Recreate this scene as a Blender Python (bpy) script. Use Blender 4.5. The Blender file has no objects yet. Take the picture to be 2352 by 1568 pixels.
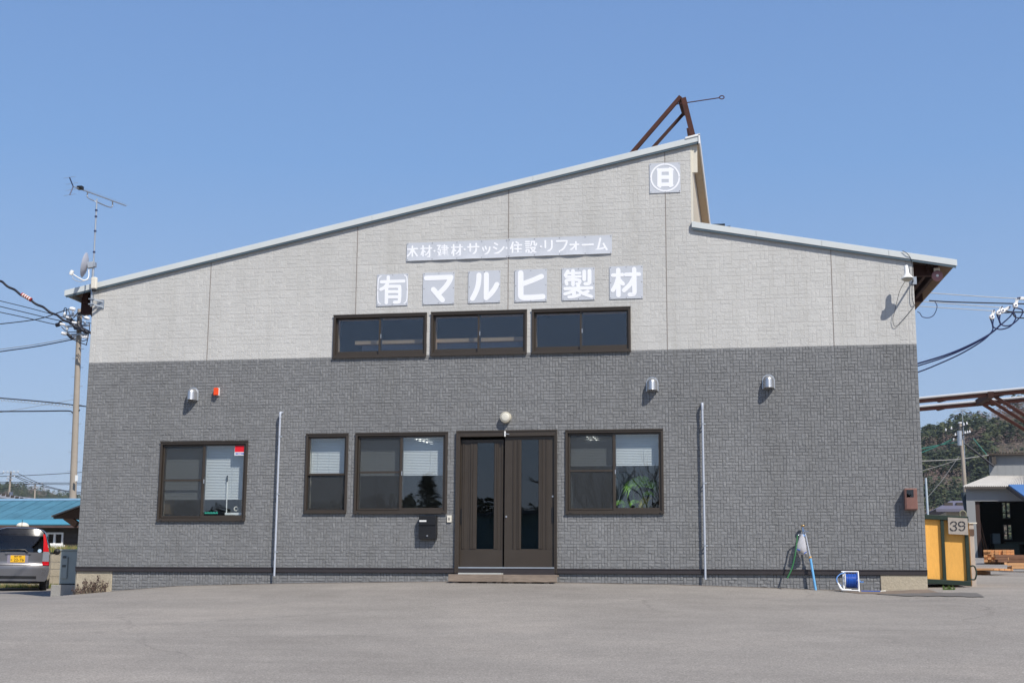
import bpy, bmesh, math, random
from mathutils import Vector, Matrix
import numpy as np
R = math.radians
SC = bpy.context.scene
COL = SC.collection
rnd = random.Random(7)

# ------------------------------------------------------------------ camera
F, YAW, D = 3150.0, -0.174, 25.3
def _n(v): return v / np.linalg.norm(v)
_U = _n(np.array([117.0, 17424.0, F])); _h = np.array([0, 0, 1.0]); _h = _n(_h - _U * _h.dot(_U))
_r = np.cross(_h, _U); _r = _r if _r[0] > 0 else -_r
AX = _r * math.cos(YAW) + _h * math.sin(YAW); AY = -_r * math.sin(YAW) + _h * math.cos(YAW); AZ = _U
CAM = np.array([0, -D, 0.0])
def ray(px, py):
    d = np.array([px - 1176.0, 784.0 - py, F])
    return np.array([d.dot(AX), d.dot(AY), d.dot(AZ)])
def at(px, py, Y=0.0):
    w = ray(px, py); return Vector(CAM + w * ((D + Y) / w[1]))
def atz(px, py, z):
    w = ray(px, py); return Vector(CAM + w * (z / w[2]))
cd = bpy.data.cameras.new('camera'); co = bpy.data.objects.new('camera', cd); COL.objects.link(co)
cd.sensor_fit = 'HORIZONTAL'; cd.sensor_width = 36; cd.lens = 36 * F / 2352; cd.clip_end = 6000; cd.clip_start = 0.1
M = Matrix.Identity(4)
for i in range(3):
    for k, s in ((0, 1), (1, 1), (2, -1)):
        M[i][k] = s * (AX, AY, AZ)[i][k]
    M[i][3] = CAM[i]
co.matrix_world = M
SC.camera = co

# ------------------------------------------------------------------ light
SUN_EL, SUN_AZ = 48.0, 42.0
to_sun = Vector((math.sin(R(SUN_AZ)) * math.cos(R(SUN_EL)), -math.cos(R(SUN_AZ)) * math.cos(R(SUN_EL)), math.sin(R(SUN_EL))))
sd = bpy.data.lights.new('sun', 'SUN'); so = bpy.data.objects.new('sun', sd); COL.objects.link(so)
sd.energy = 4.85; sd.angle = R(0.53); sd.color = (1.0, 0.945, 0.865)
so.rotation_euler = (-to_sun).to_track_quat('-Z', 'Y').to_euler(); so.location = (20, -30, 40)
W = bpy.data.worlds.new('World'); SC.world = W; W.use_nodes = True
nt = W.node_tree; nt.nodes.clear()
sk = nt.nodes.new('ShaderNodeTexSky'); sk.sky_type = 'NISHITA'; sk.sun_disc = False
sk.sun_elevation = R(SUN_EL); sk.sun_rotation = math.atan2(to_sun.x, to_sun.y)
sk.air_density = 1.0; sk.dust_density = 1.0; sk.ozone_density = 1.6; sk.altitude = 20
bg = nt.nodes.new('ShaderNodeBackground'); bg.inputs[1].default_value = 0.115
wo = nt.nodes.new('ShaderNodeOutputWorld')
tcw = nt.nodes.new('ShaderNodeTexCoord'); sx = nt.nodes.new('ShaderNodeSeparateXYZ'); nt.links.new(tcw.outputs['Generated'], sx.inputs[0])
rmp = nt.nodes.new('ShaderNodeValToRGB'); e_ = rmp.color_ramp.elements
for i_, (p_, c_) in enumerate(((0.0, (4.2, 4.9, 6.4)), (.10, (3.45, 4.75, 7.0)), (.30, (1.95, 3.65, 6.9)), (.44, (1.6, 3.0, 6.2)), (.62, (.7, 1.5, 3.6)), (1.0, (.35, .9, 2.6)))):
    x_ = e_[i_] if i_ < 2 else e_.new(p_); x_.position = p_; x_.color = (*c_, 1)
nt.links.new(sx.outputs[2], rmp.inputs[0])
mxw = nt.nodes.new('ShaderNodeMix'); mxw.data_type = 'RGBA'; mxw.inputs[0].default_value = .75
nt.links.new(sk.outputs[0], mxw.inputs[6]); nt.links.new(rmp.outputs[0], mxw.inputs[7])
nt.links.new(mxw.outputs[2], bg.inputs[0]); nt.links.new(bg.outputs[0], wo.inputs[0])
SC.view_settings.view_transform = 'Standard'; SC.view_settings.look = 'None'
SC.view_settings.exposure = 0.0; SC.view_settings.gamma = 1.0
SC.render.engine = 'CYCLES'
SC.cycles.max_bounces = 8; SC.cycles.transparent_max_bounces = 16; SC.cycles.caustics_reflective = False; SC.cycles.caustics_refractive = False

# ------------------------------------------------------------------ materials
def lin(c):
    return tuple((x / 12.92 if x <= 0.04045 else ((x + 0.055) / 1.055) ** 2.4) for x in c)
def hexc(h):
    return lin(tuple(int(h[i:i + 2], 16) / 255 for i in (0, 2, 4)))
class NT:
    def __init__(s, m): s.t = m.node_tree; s.n = s.t.nodes
    def new(s, typ, **kw):
        n = s.n.new('ShaderNode' + typ)
        for k, v in kw.items(): setattr(n, k, v)
        return n
    def link(s, a, b): s.t.links.new(a, b)
    def noise(s, scale, detail=3, rough=0.55, vec=None, dist=0.0):
        n = s.new('TexNoise'); n.inputs['Scale'].default_value = scale; n.inputs['Detail'].default_value = detail
        n.inputs['Roughness'].default_value = rough; n.inputs['Distortion'].default_value = dist
        if vec is not None: s.link(vec, n.inputs['Vector'])
        return n
    def coord(s, scale=(1, 1, 1), obj=True):
        tc = s.new('TexCoord'); mp = s.new('Mapping'); mp.inputs['Scale'].default_value = scale
        s.link(tc.outputs['Object' if obj else 'Generated'], mp.inputs[0]); return mp.outputs[0]
    def ramp(s, fac, stops):
        r = s.new('ValToRGB'); e = r.color_ramp.elements
        while len(e) > 1: e.remove(e[-1])
        for i, (p, c) in enumerate(stops):
            x = e[0] if i == 0 else e.new(p)
            x.position = p; x.color = (*c, 1) if len(c) == 3 else c
        s.link(fac, r.inputs[0]); return r.outputs[0]
    def mix(s, fac, a, b, typ='MIX'):
        m = s.new('Mix', data_type='RGBA', blend_type=typ)
        for sock, v in ((m.inputs[0], fac), (m.inputs[6], a), (m.inputs[7], b)):
            if hasattr(v, 'is_output'): s.link(v, sock)
            elif isinstance(v, (int, float)): sock.default_value = v
            else: sock.default_value = (*v, 1)
        return m.outputs[2]
    def bump(s, h, dist=0.01, strength=1.0, prev=None):
        b = s.new('Bump'); b.inputs['Distance'].default_value = dist; b.inputs['Strength'].default_value = strength
        s.link(h, b.inputs['Height'])
        if prev is not None: s.link(prev, b.inputs['Normal'])
        return b.outputs[0]
MATS = {}
def mat(name, col, rough=0.6, metal=0.0, var=0.12, vscale=3.0, fine=0.0, fscale=60.0, bump=0.0, bscale=40.0, spec=0.5, coat=0.0, stretch=(1, 1, 1)):
    """plain procedural surface: base colour broken by broad and fine noise, roughness and bump noise"""
    if name in MATS: return MATS[name]
    m = bpy.data.materials.new(name); m.use_nodes = True; MATS[name] = m
    t = NT(m); b = t.n['Principled BSDF']
    c = t.coord(stretch)
    n1 = t.noise(vscale, 5, 0.6, c)
    f = t.ramp(n1.outputs[0], [(0.25, (1 - var,) * 3), (0.75, (1 + var,) * 3)])
    colr = t.mix(1.0, col, f, 'MULTIPLY')
    if fine:
        n2 = t.noise(fscale, 2, 0.5, c)
        f2 = t.ramp(n2.outputs[0], [(0.3, (1 - fine,) * 3), (0.7, (1 + fine,) * 3)])
        colr = t.mix(1.0, colr, f2, 'MULTIPLY')
    t.link(colr, b.inputs['Base Color'])
    b.inputs['Metallic'].default_value = metal; b.inputs['Specular IOR Level'].default_value = spec
    b.inputs['Coat Weight'].default_value = coat
    rr = t.new('MapRange'); rr.inputs[3].default_value = max(0.03, rough - 0.08); rr.inputs[4].default_value = min(1, rough + 0.08)
    t.link(n1.outputs[0], rr.inputs[0]); t.link(rr.outputs[0], b.inputs['Roughness'])
    if bump:
        n3 = t.noise(bscale, 4, 0.6, c); t.link(t.bump(n3.outputs[0], bump), b.inputs['Normal'])
    return m
def siding_mat(name, col, var):
    m = bpy.data.materials.new(name); m.use_nodes = True; t = NT(m); b = t.n['Principled BSDF']
    a = t.new('Attribute', attribute_name='tone')
    c = t.coord()
    f = t.ramp(a.outputs['Fac'], [(0.0, (1 - var,) * 3), (1.0, (1 + var,) * 3)])
    n = t.noise(0.7, 5, 0.6, t.coord((1, 1, 0.35)))
    st_ = t.noise(2.6, 4, 0.65, t.coord((1, 1, 0.06)))
    f2 = t.mix(1.0, t.ramp(n.outputs[0], [(0.25, (0.93,) * 3), (0.75, (1.06,) * 3)]), t.ramp(st_.outputs[0], [(0.28, (0.92, .915, .90)), (0.5, (1.0,) * 3), (0.8, (1.03,) * 3)]), 'MULTIPLY')
    n2 = t.noise(90, 3, 0.6, c)
    f3 = t.ramp(n2.outputs[0], [(0.3, (0.9,) * 3), (0.7, (1.1,) * 3)])
    x = t.mix(1.0, col, f, 'MULTIPLY'); x = t.mix(1.0, x, f2, 'MULTIPLY'); x = t.mix(1.0, x, f3, 'MULTIPLY')
    t.link(x, b.inputs['Base Color']); b.inputs['Roughness'].default_value = 0.82; b.inputs['Specular IOR Level'].default_value = 0.3
    h = t.noise(26, 4, 0.65, c, 0.6)
    t.link(t.bump(h.outputs[0], 0.010, 0.9), b.inputs['Normal'])
    return m
def emit(name, col, s):
    m = bpy.data.materials.new(name); m.use_nodes = True; t = NT(m); b = t.n['Principled BSDF']
    b.inputs['Base Color'].default_value = (*col, 1); b.inputs['Emission Color'].default_value = (*col, 1); b.inputs['Emission Strength'].default_value = s
    return m
def schlick(t, f0=.075):
    lw = t.new('LayerWeight'); pw = t.new('Math', operation='POWER'); pw.inputs[1].default_value = 5.0
    mr = t.new('MapRange'); mr.inputs[3].default_value = f0; mr.inputs[4].default_value = 1.0
    t.link(lw.outputs['Facing'], pw.inputs[0]); t.link(pw.outputs[0], mr.inputs[0]); return mr.outputs[0]
def glass(name, tint, refl=1.0, rough=0.0):
    m = bpy.data.materials.new(name); m.use_nodes = True; t = NT(m); t.n.clear()
    o = t.new('OutputMaterial'); mx = t.new('MixShader'); tr = t.new('BsdfTransparent'); gl = t.new('BsdfGlossy'); fr = schlick(t)
    tr.inputs[0].default_value = (*tint, 1); gl.inputs[0].default_value = (refl, refl, refl, 1); gl.inputs['Roughness'].default_value = rough
    nz = t.noise(1.3, 1, 0.5, t.coord()); t.link(t.bump(nz.outputs[0], 0.004, 0.6), gl.inputs['Normal'])
    t.link(fr, mx.inputs[0]); t.link(tr.outputs[0], mx.inputs[1]); t.link(gl.outputs[0], mx.inputs[2]); t.link(mx.outputs[0], o.inputs[0])
    return m
def frosted(name):
    m = bpy.data.materials.new(name); m.use_nodes = True; t = NT(m); t.n.clear()
    o = t.new('OutputMaterial'); mx = t.new('MixShader'); m2 = t.new('MixShader'); tr = t.new('BsdfTransparent'); rf = t.new('BsdfRefraction'); gl = t.new('BsdfGlossy'); fr = schlick(t)
    tr.inputs[0].default_value = (.86, .90, .95, 1); rf.inputs[0].default_value = (.78, .80, .82, 1); rf.inputs['Roughness'].default_value = .2; rf.inputs['IOR'].default_value = 1.02
    gl.inputs[0].default_value = (1.0, 1.0, 1.0, 1); gl.inputs['Roughness'].default_value = .25
    nz = t.noise(160, 2, 0.5, t.coord()); t.link(t.bump(nz.outputs[0], 0.002, 0.6), gl.inputs['Normal'])
    m2.inputs[0].default_value = .32
    t.link(tr.outputs[0], m2.inputs[1]); t.link(rf.outputs[0], m2.inputs[2])
    t.link(fr, mx.inputs[0]); t.link(m2.outputs[0], mx.inputs[1]); t.link(gl.outputs[0], mx.inputs[2]); t.link(mx.outputs[0], o.inputs[0])
    return m
def screen_mat(name, col, op):
    m = bpy.data.materials.new(name); m.use_nodes = True; t = NT(m); t.n.clear()
    o = t.new('OutputMaterial'); mx = t.new('MixShader'); tr = t.new('BsdfTransparent'); df = t.new('BsdfDiffuse')
    df.inputs[0].default_value = (*col, 1); mx.inputs[0].default_value = op
    t.link(tr.outputs[0], mx.inputs[1]); t.link(df.outputs[0], mx.inputs[2]); t.link(mx.outputs[0], o.inputs[0]); return m

DARK_ST = siding_mat('dark_grey_siding', hexc('818283'), .085)
LIGHT_ST = siding_mat('light_grey_siding', hexc('c6c5c1'), .03)
JOINT_D = mat('dark_joint', hexc('666768'), .9); JOINT_L = mat('light_joint', hexc('bfbcb7'), .9)
CAULK = mat('joint_caulk', hexc('8f8680'), .9)
BROWN = mat('bronze_aluminium', hexc('484038'), .45, .3, .06, 4, .04, 120)
TRIMB = mat('dark_brown_trim', hexc('3d3839'), .5, .2, .08, 3)
FASCIA = mat('pale_metal_fascia', hexc('d0d5d4'), .5, 0, .04, 1.2)
FASC2 = mat('blue_grey_drip_edge', hexc('5f7079'), .5, .3, .06, 2)
CREAM = mat('cream_boards', hexc('d9d3c3'), .7, 0, .05, 2)
BEIGE = mat('beige_clerestory_boards', hexc('d6cbb6'), .75, 0, .06, 2)
CONC = mat('weathered_concrete', hexc('b3a893'), .9, 0, .16, 2.2, .1, 40, .01, 20)
CONCG = mat('grey_concrete', hexc('a09d97'), .9, 0, .14, 2.2, .1, 40, .008, 30)
WOODG = mat('grey_weathered_wood', hexc('897b6e'), .85, 0, .2, 9, .15, 50, .006, 30, stretch=(.15, 1, 1))
WOODV = mat('pale_upright_timber', hexc('b0a8a0'), .85, 0, .14, 6, .1, 50, .004, 30, stretch=(1, 1, .15))
SIGN = mat('silver_sign_sheet', hexc('c7cbd2'), .5, 0, .03, 2.5)
SIGNW = mat('white_sign_film', hexc('f7f8fb'), .5, 0, .01)
SCREW = mat('dark_screw', hexc('55504c'), .6, .5)
STEEL = mat('brushed_stainless', hexc('c9cacb'), .42, .85, .05, 4)
GALV = mat('galvanised_steel', hexc('b4bac0'), .45, .6, .08, 5)
PVCG = mat('grey_plastic_pipe', hexc('b5bcc8'), .45, 0, .04)
RUST = mat('rusty_steel', hexc('4c2b22'), .8, .1, .3, 6, .2, 40, .006, 30)
RUSTD = mat('dark_rusty_steel', hexc('3a211b'), .85, .1, .3, 6)
WHITE = mat('white_plastic', hexc('efefec'), .4, 0, .03)
OFFW = mat('off_white_plastic', hexc('e4dfd0'), .45, 0, .03)
BLACK = mat('black_plastic', hexc('1b1b1d'), .45, 0, .1)
RUBBER = mat('black_rubber', hexc('202022'), .8, 0, .1)
CABLE = mat('black_cable', hexc('1d1f2a'), .55, 0, .1)
CABLEB = mat('navy_cable', hexc('25305a'), .5, 0, .1)
CABLEG = mat('green_cable', hexc('3b7a6c'), .5, 0, .1)
WIREL = mat('bare_wire', hexc('a9a7a2'), .5, .5, .1)
PORC = mat('white_porcelain', hexc('f0f0f0'), .2, 0, .02)
POLE = mat('pole_concrete', hexc('a2978a'), .88, 0, .1, 1.5, .08, 30)
COPPER = mat('brown_painted_metal', hexc('8d675c'), .4, .3, .18, 4)
ORANGE = mat('orange_lens', (.9, .08, .01), .25, 0, .05)
PIPEB = mat('light_blue_pipe_lagging', hexc('6fb2e4'), .5, 0, .06)
YELP = mat('yellow_tape', hexc('c89a55'), .7)
HOSEG = mat('green_hose', hexc('2f6a3e'), .45, 0, .08)
HOSEB = mat('blue_hose', hexc('2a5cb8'), .35, 0, .12, 8)
HOSELB = mat('pale_blue_hose', hexc('6f9fe0'), .35, 0, .08)
BRASS = mat('dull_brass', hexc('b79a6c'), .4, .7)
CHROME = mat('chrome', hexc('cfd2d6'), .12, 1.0, .03)
YELLOW = mat('yellow_ochre_paint', hexc('e6ac52'), .62, 0, .10, 3.5, .05, 40, .002, 8, stretch=(1, 1, .25))
DGREEN = mat('dark_green_paint', hexc('1d2e25'), .55, .1, .15, 5)
PLY = mat('grey_plywood', hexc('a39b92'), .85, 0, .12, 4, .08, 50, stretch=(.2, 1, 1))
STENCIL = mat('black_stencil_paint', hexc('33343a'), .8)
PINE = mat('fresh_sawn_pine', hexc('d9a777'), .75, 0, .14, 6, .08, 60, stretch=(.3, .3, 1))
PINEO = mat('orange_end_grain', hexc('d39a66'), .8, 0, .2, 9)
PINEB = mat('brown_sawn_timber', hexc('7a5844'), .85, 0, .2, 7)
GALL = mat('white_corrugated_wall', hexc('8d8f90'), .7, 0, .05, 1.0)
GALR = mat('faded_corrugated_roof', hexc('bab7b2'), .75, 0, .12, 1.5, .1, 12)
BLUER = mat('blue_painted_roof', hexc('4d7a8e'), .8, 0, .16, 1.1, .10, 5, spec=.2)
BLUEB = mat('bright_blue_eave', hexc('4a8fa8'), .7, 0, .05)
BLUEC = mat('blue_canopy', hexc('4a73a8'), .6, 0, .06)
DARKW = mat('dark_boards', hexc('4a443f'), .85, 0, .2, 3)
GREYR = mat('grey_roof_tiles', hexc('8b8c91'), .8, 0, .1, 1.5)
PURPR = mat('purple_grey_roof', hexc('6a6878'), .7, 0, .06)
PLAST = mat('cream_plaster', hexc('b9b3a3'), .85, 0, .06)
INTW = mat('interior_wall_paint', hexc('8b8f90'), .8, 0, .06)
INTC = mat('interior_ceiling', hexc('a5a7a8'), .85, 0, .04)
INTF = mat('interior_floor', hexc('6c665e'), .6, 0, .08)
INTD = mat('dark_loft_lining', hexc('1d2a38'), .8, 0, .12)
TAN = mat('tan_wood_reveal', hexc('f2cd9c'), .6, 0, .08)
BLIND = mat('white_blind_slats', hexc('d6d9db'), .45, 0, .02)
CABIN = mat('blue_grey_cabinet_paint', hexc('979f9c'), .5, .1, .05)
CORRB = mat('brown_corrugated_sheet', hexc('7a6552'), .8, 0, .15, 4)
SHADEW = mat('old_canopy_timber', hexc('6d4f38'), .85, 0, .25, 5)
GLASS = glass('window_glass', (.94, .96, .96), 1.0); DGLASS = glass('dark_door_glass', (.36, .41, .43), 1.0)
FROST = frosted('frosted_glass'); CGLASS = glass('car_glass', (.35, .38, .4), 1.0)
SCREENM = screen_mat('insect_screen_mesh', (.06, .064, .068), .36)
BAGM = screen_mat('clear_plastic_film', (.62, .62, .66), .72)

# ------------------------------------------------------------------ mesh builder
class MB:
    def __init__(s): s.v = []; s.f = []; s.m = []; s.tone = []
    def face(s, pts, mi=0, tone=.5):
        i = len(s.v); s.v += [tuple(p) for p in pts]; s.f.append(tuple(range(i, i + len(pts)))); s.m.append(mi); s.tone.append(tone)
    def raw(s, vs, fs, mi=0):
        i = len(s.v); s.v += [tuple(p) for p in vs]
        for f in fs: s.f.append(tuple(i + k for k in f)); s.m.append(mi); s.tone.append(.5)
        return s
    def box(s, x0, x1, y0, y1, z0, z1, mi=0):
        x0, x1 = min(x0, x1), max(x0, x1); y0, y1 = min(y0, y1), max(y0, y1); z0, z1 = min(z0, z1), max(z0, z1)
        v = [(x0, y0, z0), (x1, y0, z0), (x1, y1, z0), (x0, y1, z0), (x0, y0, z1), (x1, y0, z1), (x1, y1, z1), (x0, y1, z1)]
        return s.raw(v, [(0, 3, 2, 1), (4, 5, 6, 7), (0, 1, 5, 4), (1, 2, 6, 5), (2, 3, 7, 6), (3, 0, 4, 7)], mi)
    def hexa(s, p, mi=0):
        return s.raw(p, [(0, 3, 2, 1), (4, 5, 6, 7), (0, 1, 5, 4), (1, 2, 6, 5), (2, 3, 7, 6), (3, 0, 4, 7)], mi)
    def bar(s, a, b, w, h, up=(0, 0, 1), mi=0):
        a = Vector(a); b = Vector(b); d = (b - a).normalized(); u = Vector(up)
        if abs(d.dot(u)) > .98: u = Vector((0, 1, 0))
        x = d.cross(u).normalized(); u = x.cross(d).normalized()
        p = [a + x * (sx * w / 2) + u * (sz * h / 2) + (b - a) * t for sz in (-1, 1) for t, sx in ((0, -1), (0, 1), (1, 1), (1, -1))]
        return s.hexa(p, mi)
    def tube(s, pts, r, n=8, mi=0, caps=True):
        pts = [Vector(p) for p in pts]; k = len(pts); rr = r if isinstance(r, (list, tuple)) else [r] * k
        prev = None; vs = []; fs = []
        for i, p in enumerate(pts):
            d = (pts[min(i + 1, k - 1)] - pts[max(i - 1, 0)])
            d = d.normalized() if d.length > 1e-9 else Vector((0, 0, 1))
            if prev is None:
                u = Vector((0, 0, 1)) if abs(d.z) < .9 else Vector((1, 0, 0)); x = d.cross(u).normalized()
            else:
                x = (prev - d * prev.dot(d)); x = x.normalized() if x.length > 1e-6 else d.orthogonal().normalized()
            prev = x; y = d.cross(x)
            for j in range(n):
                a = 2 * math.pi * j / n; vs.append(p + (x * math.cos(a) + y * math.sin(a)) * rr[i])
        for i in range(k - 1):
            for j in range(n):
                fs.append((i * n + j, i * n + (j + 1) % n, (i + 1) * n + (j + 1) % n, (i + 1) * n + j))
        if caps: fs.append(tuple(range(n - 1, -1, -1))); fs.append(tuple((k - 1) * n + j for j in range(n)))
        return s.raw(vs, fs, mi)
    def lathe(s, prof, c, axis=(0, 0, 1), n=20, mi=0):
        """prof: list of (radius, distance along axis)"""
        ax = Vector(axis).normalized(); x = ax.orthogonal().normalized(); y = ax.cross(x); c = Vector(c)
        vs = []; fs = []
        for r, h in prof:
            for j in range(n):
                a = 2 * math.pi * j / n; vs.append(c + ax * h + (x * math.cos(a) + y * math.sin(a)) * r)
        for i in range(len(prof) - 1):
            for j in range(n):
                fs.append((i * n + j, i * n + (j + 1) % n, (i + 1) * n + (j + 1) % n, (i + 1) * n + j))
        return s.raw(vs, fs, mi)
    def prism(s, poly, y0, y1, mi=0):
        """poly in (x,z), extruded along Y"""
        n = len(poly); vs = [(x, y0, z) for x, z in poly] + [(x, y1, z) for x, z in poly]
        fs = [tuple(range(n)), tuple(range(2 * n - 1, n - 1, -1))] + [(i, i + n, (i + 1) % n + n, (i + 1) % n) for i in range(n)]
        return s.raw(vs, fs, mi)
    def build(s, name, mats, root=None, parent=None, smooth=None, bevel=0.0, origin=None):
        """root: the thing (its location is the mesh origin); parent: the part this is a sub-part of"""
        o3 = Vector(root.location) if root is not None else Vector(origin or (0, 0, 0))
        me = bpy.data.meshes.new(name)
        me.from_pydata([(v[0] - o3.x, v[1] - o3.y, v[2] - o3.z) for v in s.v], [], s.f)
        mats = mats if isinstance(mats, (list, tuple)) else [mats]
        for m in mats: me.materials.append(m)
        me.polygons.foreach_set('material_index', s.m)
        a = me.attributes.new('tone', 'FLOAT', 'FACE'); a.data.foreach_set('value', s.tone)
        bm = bmesh.new(); bm.from_mesh(me); bmesh.ops.recalc_face_normals(bm, faces=bm.faces) if len(bm.faces) < 20000 else None
        bm.to_mesh(me); bm.free()
        if smooth:
            me.shade_smooth(); me.set_sharp_from_angle(angle=R(smooth))
        me.validate()
        ob = bpy.data.objects.new(name, me); COL.objects.link(ob)
        if parent is not None: ob.parent = parent
        elif root is not None: ob.parent = root
        else: ob.location = o3
        if bevel:
            b = ob.modifiers.new('bevel', 'BEVEL'); b.width = bevel; b.segments = 2; b.limit_method = 'ANGLE'; b.angle_limit = R(50)
        return ob
def tag(o, label=None, cat=None, group=None, kind=None):
    for k, v in (('label', label), ('category', cat), ('group', group), ('kind', kind)):
        if v: o[k] = v
    return o
def thing(name, label, cat, loc=(0, 0, 0), group=None):
    o = bpy.data.objects.new(name, None); COL.objects.link(o); o.location = loc; o.empty_display_size = .2
    return tag(o, label, cat, group)
def copy_tree(o, parent=None):
    c = o.copy(); COL.objects.link(c)
    if parent is not None: c.parent = parent
    for ch in list(o.children): copy_tree(ch, c)
    return c
def smooth_path(pts, n=8):
    P = [Vector(p) for p in pts]
    if len(P) < 3: return P
    out = []
    for i in range(len(P) - 1):
        a = P[max(i - 1, 0)]; b = P[i]; c = P[i + 1]; d = P[min(i + 2, len(P) - 1)]
        for k in range(n):
            t = k / n
            out.append(.5 * ((2 * b) + (c - a) * t + (2 * a - 5 * b + 4 * c - d) * t * t + (3 * b - a - 3 * c + d) * t ** 3))
    out.append(P[-1]); return out
def run_on(P, first=True, last=False, L=30):
    P = list(P)
    if first: P.insert(0, P[0] + (P[0] - P[1]).normalized() * L)
    if last: P.append(P[-1] + (P[-1] - P[-2]).normalized() * L)
    return P
def sag_line(a, b, sag, n=20):
    a = Vector(a); b = Vector(b)
    return [a.lerp(b, i / n) - Vector((0, 0, sag * 4 * (i / n) * (1 - i / n))) for i in range(n + 1)]
def wire(name, label, cat, pts, r, m, group=None, n=6):
    o = MB().tube(pts, r, n).build(name, m, origin=pts[0], smooth=60); return tag(o, label, cat, group)

# ------------------------------------------------------------------ key facade numbers
XL, XR = at(172, 1350).x, at(2131, 1340).x
ZP = at(1150, 812).z                     # seam between dark and light siding
ZT = (at(175, 1301).z + at(2127, 1309).z) / 2   # top of the base trim
ZTB = ZT - 0.085
FY = -0.06
def line(p, q):
    a, b = at(*p, FY), at(*q, FY); k = (b.z - a.z) / (b.x - a.x)
    return (lambda x: a.z + k * (x - a.x)), k
rt1, K1 = line((222, 649), (1607, 311))     # fascia top, tall roof
rt2, K2 = line((1586, 508), (2198, 596.5))  # fascia top, low roof
XE1 = at(150, 668, FY).x; XS = at(1586, 400, FY).x; XE2 = at(1606, 320, FY).x; XER = at(2198, 600, FY).x
FH = 0.115; FH2 = 0.035
def roof_under(x): return (rt1(x) if x < XS else rt2(x)) - FH - FH2 + .03

# ------------------------------------------------------------------ ground
_gp = [(0, 1374), (110, 1370), (165, 1365), (257, 1357), (400, 1345.5), (560, 1341), (700, 1338.5), (1000, 1335), (1280, 1337), (1560, 1342), (1870, 1353), (2020, 1356), (2133, 1352), (2260, 1351)]
_gx = [at(*p, -.02).x for p in _gp]; _gz = [at(*p, -.02).z for p in _gp]
def gz(x, y):
    b = float(np.interp(x, _gx, _gz))
    if y <= 0:
        s = max(0.0, 1 + y / 7.0); s = s * s * (3 - 2 * s)
        return b * s + .04 * (1 - s) + .0625 * max(y, -27.0)
    t = min(1, max(0, (x + 13.5) / 16.5)); t = t * t * (3 - 2 * t)
    k = .020 + (.0335 - .020) * t
    return b + k * min(y, 75) + .012 * max(0, y - 75)
def ground_hit(px, py, far=300):
    w = ray(px, py); w = w / np.linalg.norm(w); t = 5.0
    while t < far:
        p = CAM + w * t
        if p[2] < gz(p[0], p[1]): break
        t += .05
    return Vector(CAM + w * t)
def axis_pts(lo, hi, mid0, mid1, fine, growth):
    p = list(np.arange(mid0, mid1 + 1e-6, fine)); st = fine
    while p[-1] < hi: st *= growth; p.append(p[-1] + st)
    st = fine; q = []
    x = mid0
    while x > lo: st *= growth; x -= st; q.append(x)
    return q[::-1] + p
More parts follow.
